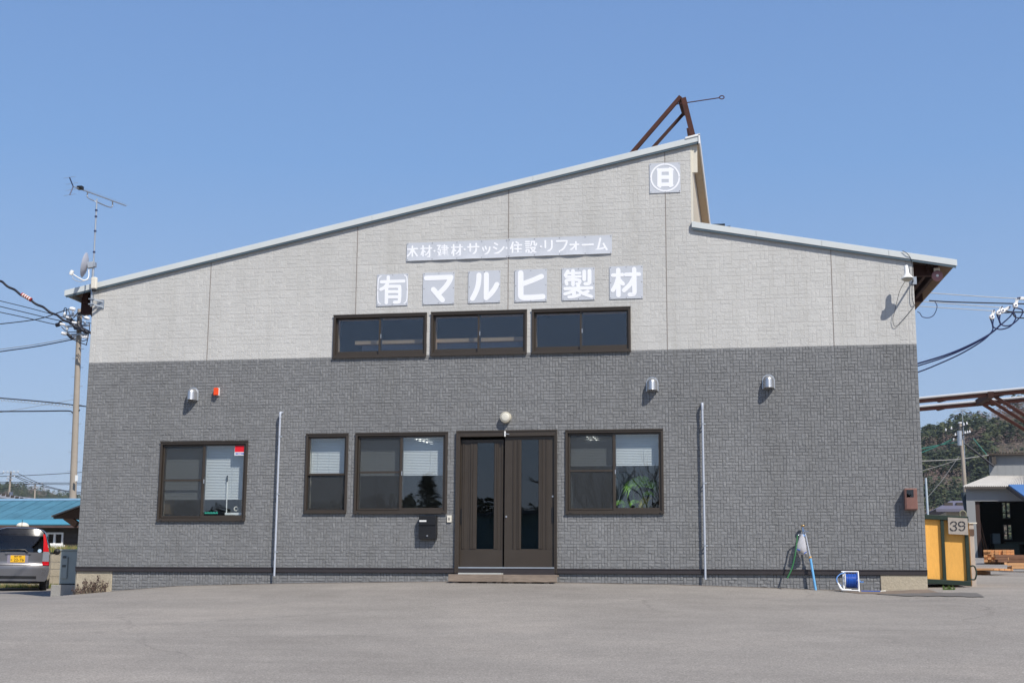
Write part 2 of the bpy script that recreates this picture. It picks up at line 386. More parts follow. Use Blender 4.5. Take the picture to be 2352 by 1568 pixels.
def make_ground():
    xs = axis_pts(-1500, 1500, -20, 8, .35, 1.25); ys = axis_pts(-1500, 1500, -28, 12, .4, 1.22)
    nx = len(xs); vs = [(x, y, gz(x, y)) for y in ys for x in xs]
    fs = [(j * nx + i, j * nx + i + 1, (j + 1) * nx + i + 1, (j + 1) * nx + i) for j in range(len(ys) - 1) for i in range(nx - 1)]
    m = bpy.data.materials.new('worn_asphalt'); m.use_nodes = True; t = NT(m); b = t.n['Principled BSDF']
    c = t.coord()
    base = t.ramp(t.noise(.35, 6, .62, c, .4).outputs[0], [(.3, hexc('85807a')), (.5, hexc('8d8882')), (.7, hexc('958f88'))])
    patch = t.ramp(t.noise(1.6, 5, .6, c).outputs[0], [(.3, (.93,) * 3), (.7, (1.06,) * 3)])
    st = t.ramp(t.noise(.9, 5, .65, t.coord((.12, 1, 1))).outputs[0], [(.35, (.95,) * 3), (.65, (1.05,) * 3)])
    grit = t.noise(55, 3, .7, c); gr = t.ramp(grit.outputs[0], [(.30, (.66,) * 3), (.5, (1.0,) * 3), (.66, (1.42,) * 3)])
    g2 = t.noise(18, 4, .75, c); gr2 = t.ramp(g2.outputs[0], [(.3, (.9,) * 3), (.7, (1.1,) * 3)])
    x = t.mix(1, base, patch, 'MULTIPLY'); x = t.mix(1, x, st, 'MULTIPLY'); x = t.mix(1, x, gr, 'MULTIPLY'); x = t.mix(1, x, gr2, 'MULTIPLY')
    vor = t.new('TexVoronoi', feature='DISTANCE_TO_EDGE'); vor.inputs['Scale'].default_value = .17
    wob = t.noise(1.1, 4, .6, c); ad = t.new('VectorMath', operation='ADD'); sc = t.new('VectorMath', operation='SCALE'); sc.inputs['Scale'].default_value = .9
    t.link(wob.outputs['Color'], sc.inputs[0]); t.link(c, ad.inputs[0]); t.link(sc.outputs[0], ad.inputs[1]); t.link(ad.outputs[0], vor.inputs['Vector'])
    gate = t.noise(.12, 2, .5, c)
    crack = t.ramp(vor.outputs['Distance'], [(0.0, (1, 1, 1)), (.0045, (0, 0, 0))]); gt = t.ramp(gate.outputs[0], [(.47, (0, 0, 0)), (.55, (.45, .45, .45))])
    cf = t.mix(1, crack, gt, 'MULTIPLY'); x = t.mix(cf, x, hexc('5e5a57'))
    spots = t.ramp(t.noise(3.1, 2, .4, t.coord((1, .6, 1))).outputs[0], [(.70, (0, 0, 0)), (.78, (.35, .35, .35))])
    x = t.mix(spots, x, hexc('77726e'))
    ty = t.noise(.55, 4, .6, t.coord((.05, 1.0, 1)), .3); tyr = t.ramp(ty.outputs[0], [(.40, (.96, .96, .965)), (.48, (1.0,) * 3), (.60, (1.015,) * 3), (.66, (.975,) * 3)]); x = t.mix(1, x, tyr, 'MULTIPLY')
    t.link(x, b.inputs['Base Color']); b.inputs['Roughness'].default_value = .92; b.inputs['Specular IOR Level'].default_value = .25
    t.link(t.bump(grit.outputs[0], .006, .8), b.inputs['Normal'])
    g = MB().raw(vs, fs).build('ground', m, smooth=40); return tag(g, kind='structure')
make_ground()
def sheet(name, poly_px, lift, m, kind='structure', Yfun=None, n=14):
    """flat patch laid on the ground: px quad (tl,tr,br,bl)"""
    P = [ground_hit(*p) for p in poly_px]; b = MB(); vs = []
    for j in range(5):
        for i in range(n + 1):
            s, t = i / n, j / 4
            p = (P[0].lerp(P[1], s)).lerp(P[3].lerp(P[2], s), t)
            wob = .06 * math.sin(i * 1.7 + j) * (1 if j in (0, 4) else 0)
            vs.append((p.x, p.y + wob, gz(p.x, p.y + wob) + lift))
    fs = [(j * (n + 1) + i, j * (n + 1) + i + 1, (j + 1) * (n + 1) + i + 1, (j + 1) * (n + 1) + i) for j in range(4) for i in range(n)]
    o = b.raw(vs, fs).build(name, m, smooth=60); o['kind'] = kind; return o
SOIL = mat('brown_grit', hexc('7d6f62'), .95, 0, .2, 3, .2, 50, .01, 40)
PATCH = mat('dark_new_asphalt', hexc('686562'), .95, 0, .12, 2, .2, 60, .008, 60)
sheet('path', [(1925, 1357), (2130, 1353), (2160, 1362), (1970, 1362.5)], .006, SOIL)
sheet('road_patch', [(2010, 1364), (2243, 1362), (2262, 1372), (2080, 1369)], .010, PATCH)

def base_dirt():
    b = MB(); n = 160; x0, x1 = at(257, 1357).x, at(2022, 1356).x; rg = random.Random(21); vs = []
    for i in range(n + 1):
        x = x0 + (x1 - x0) * i / n; w = .05 + .05 * (math.sin(i * .37) * math.sin(i * .11 + 1) + 1) * .6 + rg.uniform(0, .035)
        for y in (.03, -w * .5, -w): vs.append((x, y, gz(x, y) + (.005 if y > -w else .0015)))
    o = b.raw(vs, [(3 * i + k, 3 * i + k + 3, 3 * i + k + 4, 3 * i + k + 1) for i in range(n) for k in range(2)]).build('ground', mat('dirt_line', hexc('6a6057'), .95, 0, .3, 6, .25, 50, .01, 50), smooth=60); o['kind'] = 'structure'
base_dirt()

# ------------------------------------------------------------------ the office building
BL = thing('sawmill_office', 'wide two tone grey sided office building with a stepped metal roof', 'building', ((XL + XR) / 2, 0, 0))
DEPTH = 18.0
def rect(tl, tr, bl, br, Y=-.03):
    a, b, c, d = at(*tl, Y), at(*tr, Y), at(*bl, Y), at(*br, Y)
    return ((a.x + c.x) / 2, (b.x + d.x) / 2, (c.z + d.z) / 2, (a.z + b.z) / 2)
WINS = [rect((369.2, 1015.2), (569.8, 1012.2), (359.8, 1196.5), (562.3, 1193.5)),
        rect((703.7, 997), (799.8, 995.6), (697.4, 1177.7), (795.7, 1176.3)),
        rect((816.9, 994.7), (1027.8, 992.8), (811.4, 1178.2), (1025.6, 1177.7)),
        rect((1299.8, 988.2), (1523.6, 985.2), (1297.4, 1178.9), (1524.3, 1177.3))]
UWIN = [rect((766.9, 725.1), (980.1, 718.3), (763.1, 822.3), (979, 816.9)),
        rect((990.3, 718.2), (1210, 711.2), (988.3, 816.3), (1210, 811.8)),
        rect((1221.5, 711.2), (1448, 704.7), (1221, 810.9), (1449, 806.2))]
DOOR = rect((1048.8, 990.5), (1278, 988.4), (1046, 1306), (1279.7, 1306))
HOLES = [(a + .02, b - .02, c + .02, d - .02) for a, b, c, d in WINS + UWIN + [DOOR]]
def wall_sheet(z0, z1f, mtl, name, yb=0.0, holes=HOLES, x0=XL, x1=XR):
    xs = sorted({x0, x1, XS, *[v for h in holes for v in h[:2] if x0 < v < x1]}); xs = [x for x in xs if x0 <= x <= x1]
    b = MB()
    for xa, xb in zip(xs, xs[1:]):
        xm = (xa + xb) / 2; hs = sorted([h for h in holes if h[0] < xm < h[1]], key=lambda h: h[2])
        z = z0
        for h in hs:
            if h[3] <= z0: continue
            if h[2] > z: b.face([(xa, yb, z), (xb, yb, z), (xb, yb, min(h[2], 99)), (xa, yb, h[2])])
            z = max(z, h[3])
        ta, tb = z1f(xa + 1e-6), z1f(xb - 1e-6)
        if min(ta, tb) > z: b.face([(xa, yb, z), (xb, yb, z), (xb, yb, tb), (xa, yb, ta)])
    return b
def clip(r, holes):
    out = [r]
    for h in holes:
        nx = []
        for a, b, c, d in out:
            if b <= h[0] or a >= h[1] or d <= h[2] or c >= h[3]: nx.append((a, b, c, d)); continue
            if a < h[0]: nx.append((a, h[0], c, d))
            if b > h[1]: nx.append((h[1], b, c, d))
            xa, xb = max(a, h[0]), min(b, h[1])
            if c < h[2]: nx.append((xa, xb, c, h[2]))
            if d > h[3]: nx.append((xa, xb, h[3], d))
        out = nx
    return out
def tiles(x0, x1, z0, z1, u, shapes, rng):
    nx, nz = max(1, round((x1 - x0) / u)), max(1, round((z1 - z0) / u)); ux, uz = (x1 - x0) / nx, (z1 - z0) / nz
    g = np.zeros((nx, nz), bool); out = []
    for k in range(nz):
        for i in range(nx):
            if g[i, k]: continue
            opts = [(w, h, p) for w, h, p in shapes if i + w <= nx and k + h <= nz and not g[i:i + w, k:k + h].any()]
            w, h, _ = rng.choices(opts, [o[2] for o in opts])[0]
            g[i:i + w, k:k + h] = True
            out.append((x0 + i * ux, x0 + (i + w) * ux, z0 + k * uz, z0 + (k + h) * uz))
    return out
def stones(b, rects, yb, h, gap, bev, jit, rng, ztop=None):
    pt = rng.uniform(-.22, .22)
    for a, c, z0, z1 in rects:
        if ztop is not None:
            top = min(ztop(a), ztop(c))
            if z0 > top - .02: continue
            z1 = min(z1, top + .035)
        if c - a < 3 * gap + bev or z1 - z0 < 3 * gap + bev: continue
        a += gap; c -= gap; z0 += gap; z1 -= gap
        hs = [h + rng.uniform(-jit, jit) for _ in range(4)]
        q = [(a, yb, z0), (c, yb, z0), (c, yb, z1), (a, yb, z1)]
        e = bev; p = [(a + e, yb - hs[0], z0 + e), (c - e, yb - hs[1], z0 + e), (c - e, yb - hs[2], z1 - e), (a + e, yb - hs[3], z1 - e)]
        i = len(b.v); b.v += q + p; tn = min(1, max(0, rng.random() + pt))
        if min(c - a, z1 - z0) > .03 and rng.random() < .45:      # a split face catches light on two planes
            m = (a + (c - a) * rng.uniform(.3, .7), yb - h - rng.uniform(0, jit * 2.2), z0 + (z1 - z0) * rng.uniform(.3, .7)); b.v.append(m)
            fs = [(i + 4, i + 5, i + 8), (i + 5, i + 6, i + 8), (i + 6, i + 7, i + 8), (i + 7, i + 4, i + 8)]
        else: fs = [(i + 4, i + 5, i + 6), (i + 4, i + 6, i + 7)] if rng.random() < .5 else [(i + 4, i + 5, i + 7), (i + 5, i + 6, i + 7)]
        fs += [(i, i + 1, i + 5, i + 4), (i + 1, i + 2, i + 6, i + 5), (i + 2, i + 3, i + 7, i + 6), (i + 3, i, i + 4, i + 7)]
        for f in fs: b.f.append(f); b.m.append(1); b.tone.append(tn)
JX = [XL, XL + .115, -10.57, -7.55, -4.53, -1.505, 1.525, XR - .13, XR]
SH_D = [(2, 1, 5), (1, 2, 3.4), (1, 1, 1.3), (3, 1, .9)]; SH_L = [(2, 2, 2.6), (3, 1, 1.2), (2, 1, 2.6), (1, 2, 2.4), (1, 1, .7), (3, 2, .5)]
# dark lower cladding
rg = random.Random(3)
b = wall_sheet(ZT - .02, lambda x: ZP, None, '')
z = ZP; rows = []
while z > ZT - .02: rows.append((max(z - .455, ZT - .02), z)); z -= .455
for z0, z1 in rows:
    for xa, xb in zip(JX, JX[1:]):
        rs = tiles(xa + .001, xb - .001, z0 + .0012, z1 - .0012, .0568, SH_D, rg)
        stones(b, [q for r_ in rs for q in clip(r_, HOLES)], 0, .0064, .0016, .0035, .0026, rg)
b.build('dark_cladding', [JOINT_D, DARK_ST], BL)
# light upper cladding
b = wall_sheet(ZP, lambda x: (rt1(x) if x < XS else rt2(x)) - .03, None, '')
z = ZP
while z < 9.6:
    for xa, xb in zip(JX, JX[1:]):
        if z > max(rt1(min(xb, XS)), rt2(XS)) or (xa >= XS and z > rt2(xa)): continue
        rs = tiles(xa + .004, xb - .004, z + .002, z + .453, .0758, SH_L, rg)
        if xa < XS < xb: rs = [(r_[0], min(r_[1], XS), r_[2], r_[3]) if r_[3] > rt2(XS) - .03 else r_ for r_ in rs if r_[2] < rt2(r_[0]) - .05 or r_[0] < XS]
        stones(b, [q for r_ in rs for q in clip(r_, HOLES)], 0, .0032, .0013, .0032, .0009, rg, lambda x: (rt1(x) if x < XS + .004 else rt2(x)) - .07)
    z += .455
b.build('light_cladding', [JOINT_L, LIGHT_ST], BL)
for x in JX[2:7]:
    b = MB()
    for a_, c_, d_, e_ in clip((x - .0055, x + .0055, ZP, (rt1(x) if x < XS else rt2(x)) - .12), HOLES):
        if c_ - a_ > .01: b.box(a_, c_, -.006, .004, d_, e_)
    b.build('caulked_joint', CAULK, BL)
# plinth, base trim, foundation blocks
XFL, XFR = at(257, 1330).x, at(2022, 1330).x
b = MB(); b.face([(XFL, .012, -.7), (XFR, .012, -.7), (XFR, .012, ZTB + .01), (XFL, .012, ZTB + .01)])
for xa, xb in zip([XFL] + JX[2:7], JX[2:7] + [XFR]):
    stones(b, tiles(xa, xb, -.5, ZTB, .0568, SH_D, rg), .012, .0075, .0019, .0035, .0032, rg)
b.build('plinth_cladding', [JOINT_D, DARK_ST], BL)
b = MB()
for x0, x1 in ((XL, DOOR[0] - .005), (DOOR[1] + .005, XR)):
    b.box(x0, x1, -.035, .01, ZTB, ZT)
    b.box(x0, x1, -.045, -.03, ZT - .012, ZT + .006)
b.build('base_trim', TRIMB, BL, bevel=.002)
MB().box(XL + .01, XFL, -.005, 2.0, -.9, ZTB + .01).build('foundation_block', CONC, BL, bevel=.015)
MB().box(XFR, XR - .005, -.02, 2.0, -.9, ZTB + .01).build('foundation_block', CONC, BL, bevel=.015)
# side, rear and step walls
b = MB(); b.face([(XL, .0, -.9), (XL, DEPTH, -.9), (XL, DEPTH, rt1(XL) - .1), (XL, 0, rt1(XL) - .1)]); b.build('side_wall', JOINT_L, BL); b = MB(); b.face([(XR, .0, -.9), (XR, DEPTH, -.9), (XR, DEPTH, rt2(XR) - .1), (XR, 0, rt2(XR) - .1)])
b.build('side_wall', JOINT_L, BL)
b = MB(); b.face([(XL, DEPTH, -.9), (XR, DEPTH, -.9), (XR, DEPTH, rt2(XR) - .1), (XS, DEPTH, rt2(XS) - .1), (XS, DEPTH, rt1(XS) - .1), (XL, DEPTH, rt1(XL) - .1)]); b.build('rear_wall', JOINT_L, BL)
# clerestory wall in the roof step
b = MB(); zl, zh = rt2(XS) - .02, rt1(XS) - .05
b.box(XS - .06, XS, .10, DEPTH, zl, zh)
for k in range(14):
    zz = zl + (zh - zl) * k / 14; b.box(XS, XS + .012, .34, DEPTH, zz + .006, zz + (zh - zl) / 14 - .004)
b.build('clerestory_wall', BEIGE, BL)
b = MB(); b.box(XS - .01, XS + .03, .0, .34, zl, zh - .02); b.box(XS - .02, XS + .13, .012, .05, zh - .62, zh - .02); b.build('corner_board', CREAM, BL, bevel=.004)
# roofs
b = MB(); b.prism([(XE1, rt1(XE1) - .03), (XE2, rt1(XE2) - .03), (XE2, rt1(XE2) - .012), (XE1, rt1(XE1) - .012)], FY + .015, DEPTH + .3); b.build('roof', CORRB, BL)
SKEW = -.055
xe = lambda y: XER + SKEW * max(y, 0)
b = MB(); b.hexa([(XS, FY + .015, rt2(XS) - .03), (XER, FY + .015, rt2(XER) - .03), (xe(DEPTH + .3), DEPTH + .3, rt2(xe(DEPTH + .3)) - .03), (XS, DEPTH + .3, rt2(XS) - .03), (XS, FY + .015, rt2(XS) - .012), (XER, FY + .015, rt2(XER) - .012), (xe(DEPTH + .3), DEPTH + .3, rt2(xe(DEPTH + .3)) - .012), (XS, DEPTH + .3, rt2(XS) - .012)])
yy = .0
while yy < DEPTH:     # corrugated underside of the low roof, ribs running down the slope
    prof = [(0, .032), (.022, .062), (.065, .07), (.108, .062), (.13, .032)]
    for (ya_, da), (yb__, db) in zip(prof, prof[1:]):
        xa_, xb_ = xe(yy + ya_), xe(yy + yb__)
        b.hexa([(XS + .1, yy + ya_, rt2(XS + .1) - da), (xa_, yy + ya_, rt2(xa_) - da), (xb_, yy + yb__, rt2(xb_) - db), (XS + .1, yy + yb__, rt2(XS + .1) - db), (XS + .1, yy + ya_, rt2(XS + .1) - .031), (xa_, yy + ya_, rt2(xa_) - .031), (xb_, yy + yb__, rt2(xb_) - .031), (XS + .1, yy + yb__, rt2(XS + .1) - .031)])
    yy += .13
b.build('roof', CORRB, BL)
b = MB(); yy = .03
while yy < DEPTH:     # boarded soffit under the peak overhang
    b.hexa([(XS + .02, yy, rt1(XS) - .16), (XE2 - .02, yy, rt1(XE2) - .16), (XE2 - .02, yy + .443, rt1(XE2) - .16), (XS + .02, yy + .443, rt1(XS) - .16), (XS + .02, yy, rt1(XS) - .14), (XE2 - .02, yy, rt1(XE2) - .14), (XE2 - .02, yy + .443, rt1(XE2) - .14), (XS + .02, yy + .443, rt1(XS) - .14)]); yy += .455
b.build('soffit', BEIGE, BL)
def fascia(x0, x1, f):
    b = MB(); n = 1; xs = [x0 + (x1 - x0) * i / 4 for i in range(5)]
    for i, (xa, xb) in enumerate(zip(xs, xs[1:])):
        g = .004 if i < 3 else 0
        b.prism([(xa, f(xa) - FH), (xb - g, f(xb) - FH), (xb - g, f(xb)), (xa, f(xa))], FY - .012, FY + .012)
    o = b.build('fascia', FASCIA, BL, bevel=.004)
    MB().prism([(x0 + .02, f(x0 + .02) - FH - FH2), (x1 - .02, f(x1 - .02) - FH - FH2), (x1 - .02, f(x1 - .02) - FH + .004), (x0 + .02, f(x0 + .02) - FH + .004)], FY, FY + .035).build('drip_edge', FASC2, BL, o)
fascia(XE1, XE2, rt1); fascia(XS + .005, XER, rt2)
MB().box(XE1 - .012, XE1 + .012, FY - .01, DEPTH + .3, rt1(XE1) - FH, rt1(XE1)).build('eave_board', FASCIA, BL)
b = MB(); xa, xb = at(1574, 322, FY).x, XE2 + .015
b.prism([(xa, rt1(xa) - .01), (xb, rt1(xb) - .01), (xb, rt1(xb) + .03), (xa, rt1(xa) + .025)], FY - .03, DEPTH)
b.box(xb - .03, xb, FY - .03, DEPTH, rt1(xb) - .17, rt1(xb) + .02); b.build('ridge_cap', WHITE, BL, bevel=.004)
# eave steel under the right roof and left roof
b = MB()
for x, w in ((XER - .32, .10), (XR + .30, .08)):
    z1 = rt2(x) - .075; b.bar((x, .25, z1 - .075), (x + SKEW * DEPTH, DEPTH, z1 - .075 - K2 * .9 * 0), .06, .15)
for y in (.30, 2.6, 5.2, 7.8, 10.4):
    z0 = rt2(XR) - .17; b.hexa([(XR, y, rt2(XR) - .34), (XER - .3, y, rt2(XER - .3) - .26), (XER - .3, y + .1, rt2(XER - .3) - .26), (XR, y + .1, rt2(XR) - .34), (XR, y, rt2(XR) - .10), (XER - .3, y, rt2(XER - .3) - .10), (XER - .3, y + .1, rt2(XER - .3) - .10), (XR, y + .1, rt2(XR) - .10)])
b.build('eave_beam', RUSTD, BL)
b = MB(); x = XE1 + .25; b.box(x - .05, XL, .25, .4, rt1(XL) - .55, rt1(XL) - .20); b.bar((x, .3, rt1(x) - .15), (XL, .3, rt1(XL) - .75), .08, .1); b.box(x, x + .12, .2, DEPTH, rt1(x) - .28, rt1(x) - .06); b.build('eave_beam', RUSTD, BL)

# ------------------------------------------------------------------ windows and door
def frame_bars(b, x0, x1, z0, z1, w, y0, y1, wt=None, wb=None):
    wt = wt or w; wb = wb or w
    b.box(x0, x0 + w, y0, y1, z0, z1); b.box(x1 - w, x1, y0, y1, z0, z1)
    b.box(x0 + w, x1 - w, y0 + .001, y1 - .001, z0, z0 + wb); b.box(x0 + w, x1 - w, y0 + .001, y1 - .001, z1 - wt, z1)
def pane(win, x0, x1, z0, z1, y, m, name='pane'):
    return MB().box(x0, x1, y, y + .005, z0, z1).build(name, m, BL, win)
def window(r, kind):
    x0, x1, z0, z1 = r; b = MB(); fw = .042
    frame_bars(b, x0, x1, z0, z1, fw, -.035, .10, fw * 1.15, fw)
    b.box(x0 - .004, x1 + .004, -.05, -.03, z0 - .012, z0 + .018); b.box(x0 - .006, x1 + .006, -.045, -.03, z1 - .012, z1 + .012)
    b.box(x0 + fw, x1 - fw, -.01, .1, z0 + fw, z0 + fw + .012)
    win = b.build('window', BROWN, BL, bevel=.002)
    xa, xb, za, zb = x0 + fw, x1 - fw, z0 + fw + .012, z1 - fw * 1.15; xm = (x0 + x1) / 2
    if kind == 'hung':
        zm = za + (zb - za) * .485
        q = MB(); frame_bars(q, xa, xb, zm - .02, zb, .036, .0, .03); q.build('sash', BROWN, BL, win, bevel=.002)
        q = MB(); frame_bars(q, xa, xb, za, zm + .02, .036, .035, .065); q.build('sash', BROWN, BL, win, bevel=.002)
        pane(win, xa + .03, xb - .03, zm, zb - .03, .012, GLASS); pane(win, xa + .03, xb - .03, za + .03, zm, .047, GLASS)
        MB().box(xa + .01, xb - .01, .028, .030, za + .01, zm - .02).build('insect_screen', SCREENM, BL, win)
    else:
        s = .046 if kind == 'low' else .036; sb = s if kind == 'low' else .075
        q = MB(); frame_bars(q, xm - .025, xb, za, zb, s, .0, .032, s * .8, sb); q.build('sash', BROWN, BL, win, bevel=.002)
        q = MB(); frame_bars(q, xa, xm + .03, za, zb, s, .038, .068, s * .8, sb); q.build('sash', BROWN, BL, win, bevel=.002)
        g = GLASS if kind == 'low' else FROST
        pane(win, xm + .01, xb - s + .005, za + sb - .005, zb - s * .7, .013, g); pane(win, xa + s - .005, xm + .01, za + sb - .005, zb - s * .7, .05, g)
        MB().box(xm + .012, xm + .03, -.012, .0, (za + zb) / 2 - .05, (za + zb) / 2 + .03).build('latch', STEEL, BL, win)
        if kind == 'low':
            MB().box(xa + .02, xm - .02, .018, .020, za + .02, zb - .02).build('insect_screen', SCREENM, BL, win)
            q = MB(); frame_bars(q, xa + .008, xm - .005, za + .008, zb - .008, .03, .012, .026); zc = za + (zb - za) * .51; q.box(xa + .03, xm - .03, .012, .026, zc - .018, zc + .018); q.build('screen_frame', BROWN, BL, win, bevel=.002)
            for xx in (x0 + .07, x1 - .09): MB().box(xx, xx + .045, -.052, -.048, z0 - .006, z0 + .008).build('drain_cover', BLACK, BL, win)
    q = MB(); frame_bars(q, x0 + .025, x1 - .025, z0 + .025, z1 - .025, .03 if kind == 'up' else .018, .101, .30 if kind == 'up' else .24); q.build('inner_reveal', TAN if kind == 'up' else OFFW, BL, win)
    return win
for r, k in zip(WINS, ('low', 'hung', 'low', 'low')): window(r, k)
for r in UWIN: window(r, 'up')

x0, x1, z0, z1 = DOOR
zs = at(1160, 918.7 + 1312 * .293).z
b = MB(); hd = .10
b.box(x0, x0 + .065, -.045, .12, ZTB, z1); b.box(x1 - .045, x1, -.045, .12, ZTB, z1); b.box(x0 + .065, x1 - .045, -.044, .12, z1 - hd, z1)
b.box(x0 - .012, x0 + .02, -.055, -.04, ZTB, z1 + .012); b.box(x1 - .015, x1 + .01, -.055, -.04, ZTB, z1 + .012); b.box(x0 - .012, x1 + .01, -.056, -.04, z1 - .012, z1 + .016)
DF = b.build('door_frame', BROWN, BL, bevel=.003)
MB().box(x0 + .065, x1 - .045, -.05, .12, zs - .012, zs + .012).build('door_track', GALV, BL, DF)
MB().box(x0 - .003, x1 + .004, -.04, .1, ZTB - .18, zs - .013).build('threshold', TRIMB, BL, bevel=.003)
def leaf(xa, xb, za, zb, ga, gb, y, handle_x, lock, back):
    b = MB(); zk = za + .33; zt = zb - .06
    b.box(xa, xb, y, y + .035, za, zk); b.box(xa, xb, y, y + .035, zt, zb)
    b.box(xa, ga, y, y + .035, zk, zt); b.box(gb, xb, y, y + .035, zk, zt)
    for u0, u1, n in ((xa + (.035 if back else .16), ga - .01, 1), (gb + .01, xb - (.02 if back else .14), 1)):
        w = u1 - u0
        for f0, f1, pr in ((.0, .10, .014), (.12, .22, .006), (.44, .54, .006), (.60, .72, .016), (.76, 1.0, .010)):
            if gb < u0: f0, f1 = 1 - f1, 1 - f0
            b.box(u0 + w * f0, u0 + w * f1, y - pr, y - .0005, zk + .004, zt - .004)
    lf = b.build('sliding_door', BROWN, BL, bevel=.003)
    pane(lf, ga, gb, zk, zt, y + .015, DGLASS)
    q = MB(); hz = za + (zb - za) * .39; q.box(handle_x - .022, handle_x + .022, y - .008, y - .0005, hz - .14, hz + .15); q.box(handle_x - .012, handle_x + .012, y - .012, y - .0085, hz - .11, hz + .12); q.build('handle', BLACK, BL, lf)
    for lx, lz in lock:
        q = MB(); q.lathe([(0, .014), (.017, .014), (.019, 0)], (lx, y - .0005, lz), (0, -1, 0), 14); q.build('lock', STEEL, BL, lf, smooth=40)
    return lf
dx = lambda px: at(1004.9 + px * .293, 1150, 0).x
zd = lambda py: at(1150, 918.7 + py * .293, 0).z
leaf(x0 + .066, dx(512), zs + .013, zd(305), dx(303), dx(437), .055, dx(184), [], True)
leaf(dx(525), x1 - .046, zs + .013, z1 - hd - .004, dx(655), dx(790), .005, dx(903), [(dx(903), zd(755)), (dx(540), zd(912))], False)

# interior rooms
FZ = ZT + .02; CZ = ZP - 1.25
b = MB(); b.box(XL + .05, XR - .05, .13, 9, FZ - .1, FZ); b.build('floor_slab', INTF, BL)
b = MB(); b.box(XL + .05, XR - .05, .13, 6, CZ, CZ + .1); b.build('ceiling', INTC, BL)
b = MB(); b.box(XL + .05, XR - .05, 6, 6.1, FZ, CZ)
for x in (XL + .6, -8.75, DOOR[0] - .25, DOOR[1] + .18, 1.2): b.box(x - .05, x + .05, .13, 6, FZ, CZ)
b.build('partition', INTW, BL)
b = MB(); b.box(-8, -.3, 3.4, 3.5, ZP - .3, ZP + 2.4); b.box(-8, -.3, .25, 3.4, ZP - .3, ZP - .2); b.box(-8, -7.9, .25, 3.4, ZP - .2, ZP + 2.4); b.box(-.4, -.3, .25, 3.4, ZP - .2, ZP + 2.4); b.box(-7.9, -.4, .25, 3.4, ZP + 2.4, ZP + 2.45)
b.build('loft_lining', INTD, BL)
b = MB(); b.box(-7.62, -4.12, .25, .33, at(1100, 785, .3).z, at(1100, 776.5, .3).z); b.box(-7.5, -4.12, .34, .40, at(1100, 800, .4).z, at(1100, 788, .4).z, 1); b.build('shelf', [TAN, mat('grey_blue_pipe', hexc('7d8aa5'), .6)], BL)
b = MB(); b.box(-2.6, -2.3, 1.2, 1.6, FZ, FZ + 1.85); b.build('locker', mat('teal_locker', hexc('3d5f66'), .5), BL)

# blinds hanging inside
def blind(r, zbot, label, y=.16):
    x0, x1, z1 = r[0] + .06, r[1] - .06, r[3] - .06
    t = thing('window_blind', label, 'blind', ((x0 + x1) / 2, y, z1), 'venetian blinds in the ground floor windows')
    b = MB(); z = z1 - .03
    while z > zbot:
        th = R(60); c, s_ = .0165 * math.cos(th), .0165 * math.sin(th)
        b.raw([(x0, y - c, z - s_), (x1, y - c, z - s_), (x1, y, z + .0022), (x0, y, z + .0022), (x1, y + c, z + s_), (x0, y + c, z + s_)], [(0, 1, 2, 3), (3, 2, 4, 5)])
        z -= .030
    b.build('slats', BLIND, t)
    MB().box(x0, x1, y - .013, y + .013, z1 - .02, z1 + .02).build('head_rail', BLIND, t)
    MB().box(x0, x1, y - .012, y + .012, zbot - .016, zbot).build('bottom_rail', BLIND, t)
    for f in (.18, .5, .82):
        x = x0 + (x1 - x0) * f; MB().tube([(x, y - .014, z1), (x, y - .014, zbot)], .0022, 5).build('cord', BLIND, t)
zz = lambda py: at(900, py, .16).z
blind(WINS[0], zz(1143), 'venetian blind lowered most of the way in the window with the red sticker')
blind(WINS[1], zz(1087), 'venetian blind half lowered in the narrow window')
blind(WINS[2], zz(1090), 'venetian blind half lowered in the window above the mailbox')
blind(WINS[3], zz(1072), 'venetian blind half lowered above the green palm')
# ceiling lamps seen through the glass
LAMP = emit('lit_tube', (1, 1, .97), 2.2)
def lamp(pts, label):
    t = thing('ceiling_light', label, 'ceiling light', atz(pts[0][0], pts[0][1], CZ - .03), 'fluorescent lamps on the office ceiling')
    for px, py in pts:
        p = atz(px, py, CZ - .05); MB().box(p.x - .025, p.x + .025, p.y - .5, p.y + .7, CZ - .06, CZ - .02).build('tube', LAMP, t)
lamp([(952, 1006), (960, 1008), (968, 1009), (975, 1011)], 'four lit ceiling tubes behind the window over the mailbox')
lamp([(1346, 1001), (1352, 1004), (1361, 1001), (1366, 1004)], 'four lit ceiling tubes behind the window right of the door')
lamp([(726, 1010), (740, 1012)], 'two lit ceiling tubes behind the narrow window')

